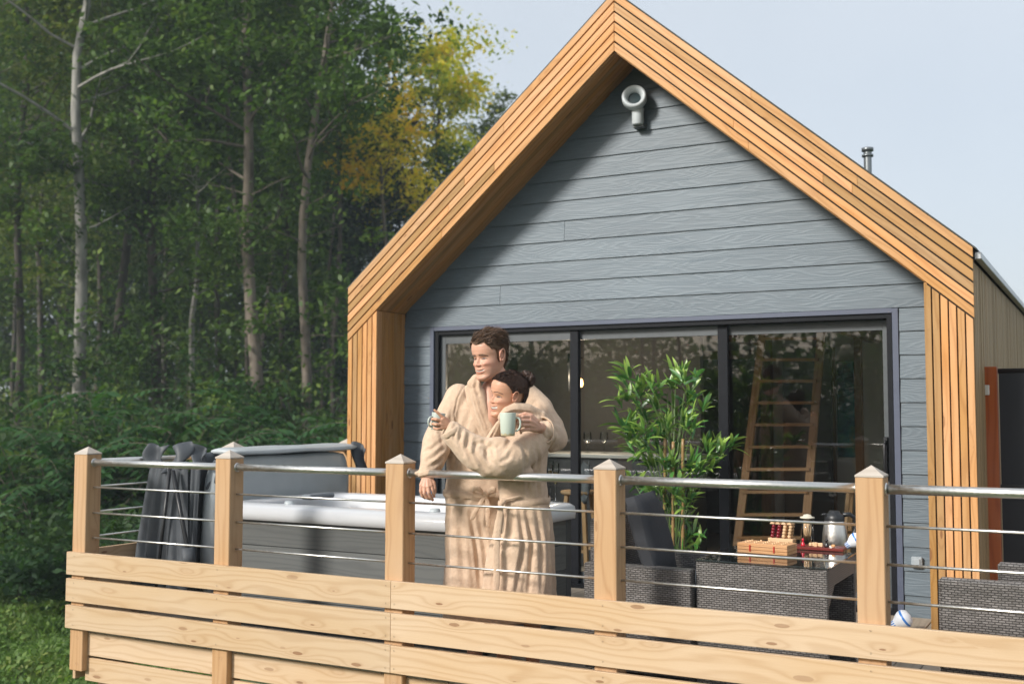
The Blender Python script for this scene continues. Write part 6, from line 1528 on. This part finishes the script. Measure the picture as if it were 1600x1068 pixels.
for k in range(3500): d = rs2.normal(0, 1, 3); d /= np.linalg.norm(d); roots.append(np.array(bc)+d*.048); t_ = np.cross(d, [0, 1, .2]); dirs.append(t_+d*.05+rs2.normal(0, .2, 3))
strands('bun_strands', roots, dirs, .03, .0014, M_HW, wom, Tw, bend=lambda p, d, k: -(Vector(p)-bc).normalized()*.42)
q = MB(); q.lathe(Tw((-.076, -.002, -.036)), [(.001, -.004), (.004, 0), (.001, .004)], 8); q.build('earring', M_STEEL, wom)
# robe
def pl_w(t, th, v):
    k = min(1, max(0, (v-782)/80)); return k*(.05*math.sin(6*th+.3)+.03*math.sin(11*th+1.0)+.01*math.sin(17*th))
rl = LUMP()
rl.loft(interp_secs([(650, 810, 26, .07, 5.87), (660, 812, 36, .09, 5.87), (675, 814, 43, .11, 5.87), (700, 814, 43, .115, 5.87), (740, 815, 40, .11, 5.87), (770, 818, 38, .105, 5.87), (785, 819, 39, .105, 5.87), (810, 818, 43, .12, 5.87), (860, 814, 50, .135, 5.86), (930, 810, 57, .145, 5.86), (972, 809, 60, .15, 5.86)]), 96, 0, pl_w)
rl.chain([PT(840, 684, 5.82), PT(825, 700, 5.76), PT(800, 716, 5.69), PT(779, 722, 5.66)], [.082, .086, .088, .080], 22)
rl.chain([PT(790, 726, 5.665), PT(770, 727, 5.66), PT(745, 716, 5.665), PT(724, 700, 5.68), PT(707, 680, 5.70)], [.060, .062, .062, .058, .052], 22)
rl.chain([PT(782, 700, 5.70), PT(755, 700, 5.70), PT(728, 686, 5.70), PT(708, 670, 5.705)], [.06, .055, .05, .045], 18)
rl.chain([PT(826, 738, 5.70), PT(790, 738, 5.665), PT(760, 735, 5.66)], [.030, .034, .034], 16)
robe = rl.remesh(.0075, 7); wobble(robe, .009, 7, 9, .004, 18)
strokes(robe, [([(712, 660), (708, 676), (714, 694)], .007, -.009), ([(722, 670), (717, 690), (726, 712)], .008, -.013), ([(733, 678), (728, 700), (742, 728)], .009, -.014), ([(745, 688), (741, 708), (760, 735)], .009, -.012), ([(757, 692), (762, 715), (790, 738)], .009, -.010), ([(742, 694), (756, 690), (768, 700), (772, 714)], .008, -.010), ([(770, 712), (780, 722), (794, 716), (800, 702)], .008, -.009), ([(772, 690), (762, 700), (758, 712)], .008, -.008),
    ([(815, 690), (822, 712), (820, 740)], .010, -.010), ([(834, 690), (842, 715), (838, 745)], .010, -.009), ([(800, 684), (790, 700), (782, 706)], .010, -.008), ([(826, 742), (824, 760), (828, 776)], .008, -.008), ([(845, 735), (840, 755), (842, 775)], .008, -.008), ([(805, 745), (800, 765)], .008, -.006),
    ([(792, 792), (780, 850), (768, 925)], .010, -.013), ([(812, 795), (818, 850), (806, 925)], .010, -.016), ([(822, 800), (832, 850), (826, 925)], .009, -.016), ([(838, 795), (846, 850), (846, 925)], .010, -.014), ([(802, 795), (800, 830), (794, 860)], .009, -.009), ([(852, 800), (858, 860), (860, 925)], .009, -.010), ([(778, 862), (795, 852), (812, 840)], .006, -.006), ([(776, 810), (772, 860)], .008, -.008)])
finish(robe, 'robe', M_ROBE, wom)
cl = LUMP()
cl.chain([PT(783, 652, 5.74), PT(792, 642, 5.745), PT(806, 637, 5.77), PT(822, 639, 5.80), PT(838, 645, 5.83)], [.020, .028, .032, .032, .030], 14)
cl.chain([PT(788, 656, 5.745), PT(802, 649, 5.76), PT(820, 649, 5.785), PT(840, 656, 5.81)], [.022, .026, .028, .026], 14)
cl.chain([PT(778, 662, 5.75), PT(770, 676, 5.76), PT(760, 690, 5.77), PT(750, 704, 5.78)], [.016, .018, .017, .014], 12)
cl.chain([PT(786, 655, 5.76), PT(778, 668, 5.765), PT(768, 688, 5.77), PT(758, 702, 5.77)], [.020, .022, .020, .014], 12)
cl.chain([PT(846, 650, 5.84), PT(846, 662, 5.90), PT(838, 650, 5.98), PT(818, 642, 5.98)], [.03, .03, .03, .03], 12)
c_ = cl.remesh(.0055, 5); wobble(c_, .004, 15, 8); strokes(c_, [([(788, 648), (804, 643), (826, 645), (840, 650)], .006, -.009), ([(778, 664), (768, 682), (757, 700)], .005, -.006)]); finish(c_, 'collar', M_ROBE2, wom)
cuff(PT(705, 675, 5.70), PT(699, 664, 5.70)-PT(712, 686, 5.70), .054, .034, parent=wom)
belt(783, 819, 39.5, .111, 5.87, .036, 'belt', wom, tilt=.012)
kn = LUMP(); kn.chain([PT(787, 783, 5.755), PT(783, 786, 5.75), PT(782, 792, 5.752)], [.014, .016, .014], 12); kn.chain([PT(784, 780, 5.755), PT(795, 779, 5.75), PT(812, 775, 5.75)], [.010, .008, .007], 10)
k_ = kn.remesh(.004, 3); finish(k_, 'belt_knot', M_ROBE2, wom)
ribbon([PT(783, 786, 5.745), PT(780, 810, 5.728), PT(777, 840, 5.715), PT(775, 875, 5.702), PT(776, 905, 5.692), PT(775, 926, 5.688)], .036, .009, 'belt_end', M_ROBE2, wom)
ribbon([PT(781, 788, 5.748), PT(786, 815, 5.735), PT(784, 835, 5.722)], .022, .008, 'belt_end', M_ROBE2, wom)

# ---------------- the mugs
def mug(c, r, h_, mat, hdir, label, tilt=(0, 0, 1)):
    o = empty('mug', c, label=label, cat='mug'); z = Vector(tilt).normalized(); x = z.orthogonal().normalized(); M_ = Matrix((x, z.cross(x), z)).transposed()
    q = MB(); q.lathe(c, [(.001, -h_/2), (r*.80, -h_/2), (r*.84, -h_/2+.004), (r*.9, -h_*.2), (r, h_*.48), (r*.985, h_/2), (r*.94, h_/2), (r*.88, 0), (r*.78, -h_*.42), (.001, -h_*.43)], 36, 0, M_); q.build('cup', mat, o)
    hd_ = Vector(hdir).normalized(); P = [Vector(c)+hd_*(r*.9)+z*(h_*.28), Vector(c)+hd_*(r+.018)+z*(h_*.30), Vector(c)+hd_*(r+.025)+z*(h_*.02), Vector(c)+hd_*(r+.016)-z*(h_*.24), Vector(c)+hd_*(r*.86)-z*(h_*.30)]
    q = MB(); q.tube(P, [.006, .0058, .0058, .0058, .006], 10); o2 = q.build('handle', mat, o); md = o2.modifiers.new('u', 'SUBSURF'); md.levels = 1; md.render_levels = 1; return o
m = NT('celadon_glaze'); tc = m.node('TexCoord').outputs['UV']; s_ = m.node('SeparateXYZ'); m.L(tc, s_.inputs[0]); wv = m.math('MULTIPLY', m.math('SINE', m.math('MULTIPLY', s_.outputs[0], 56)), .003)
drip = m.math('LESS_THAN', m.math('ADD', s_.outputs[1], wv), -.0475+.0); m.base(m.mix(drip, (.50, .55, .47), (.50, .42, .26))); m.set(Roughness=.3); M_CEL = m.m
mug(PT(793.5, 662.5, 5.60), .0425, .118, M_CEL, RT0*.95-FW*.15, 'pale green glazed mug held by the man in front of the woman\'s shoulder', (0, 0, 1))
mug(PT(684, 658, 5.71), .036, .090, simple('grey_green_glaze', (.42, .47, .43), .3), -RT0*.8-FW*.6, 'small grey-green mug in the woman\'s raised hand', Vector((0, 0, 1))+RT0*.12)
# ================================================================ THE AIR: thin morning haze between the cabin and the wood
hb = MB(); hb.bb(-75, 45, -62, 78, -4.5, 34)
hm_ = NT('haze'); hm_.n.remove(hm_.b); pv = hm_.node('VolumePrincipled'); pv.inputs['Color'].default_value = (.80, .92, 1, 1); pv.inputs['Density'].default_value = .0015; pv.inputs['Anisotropy'].default_value = .2
hm_.L(pv.outputs[0], hm_.out.inputs['Volume'])
hb.build('haze', hm_.m, kind='stuff')
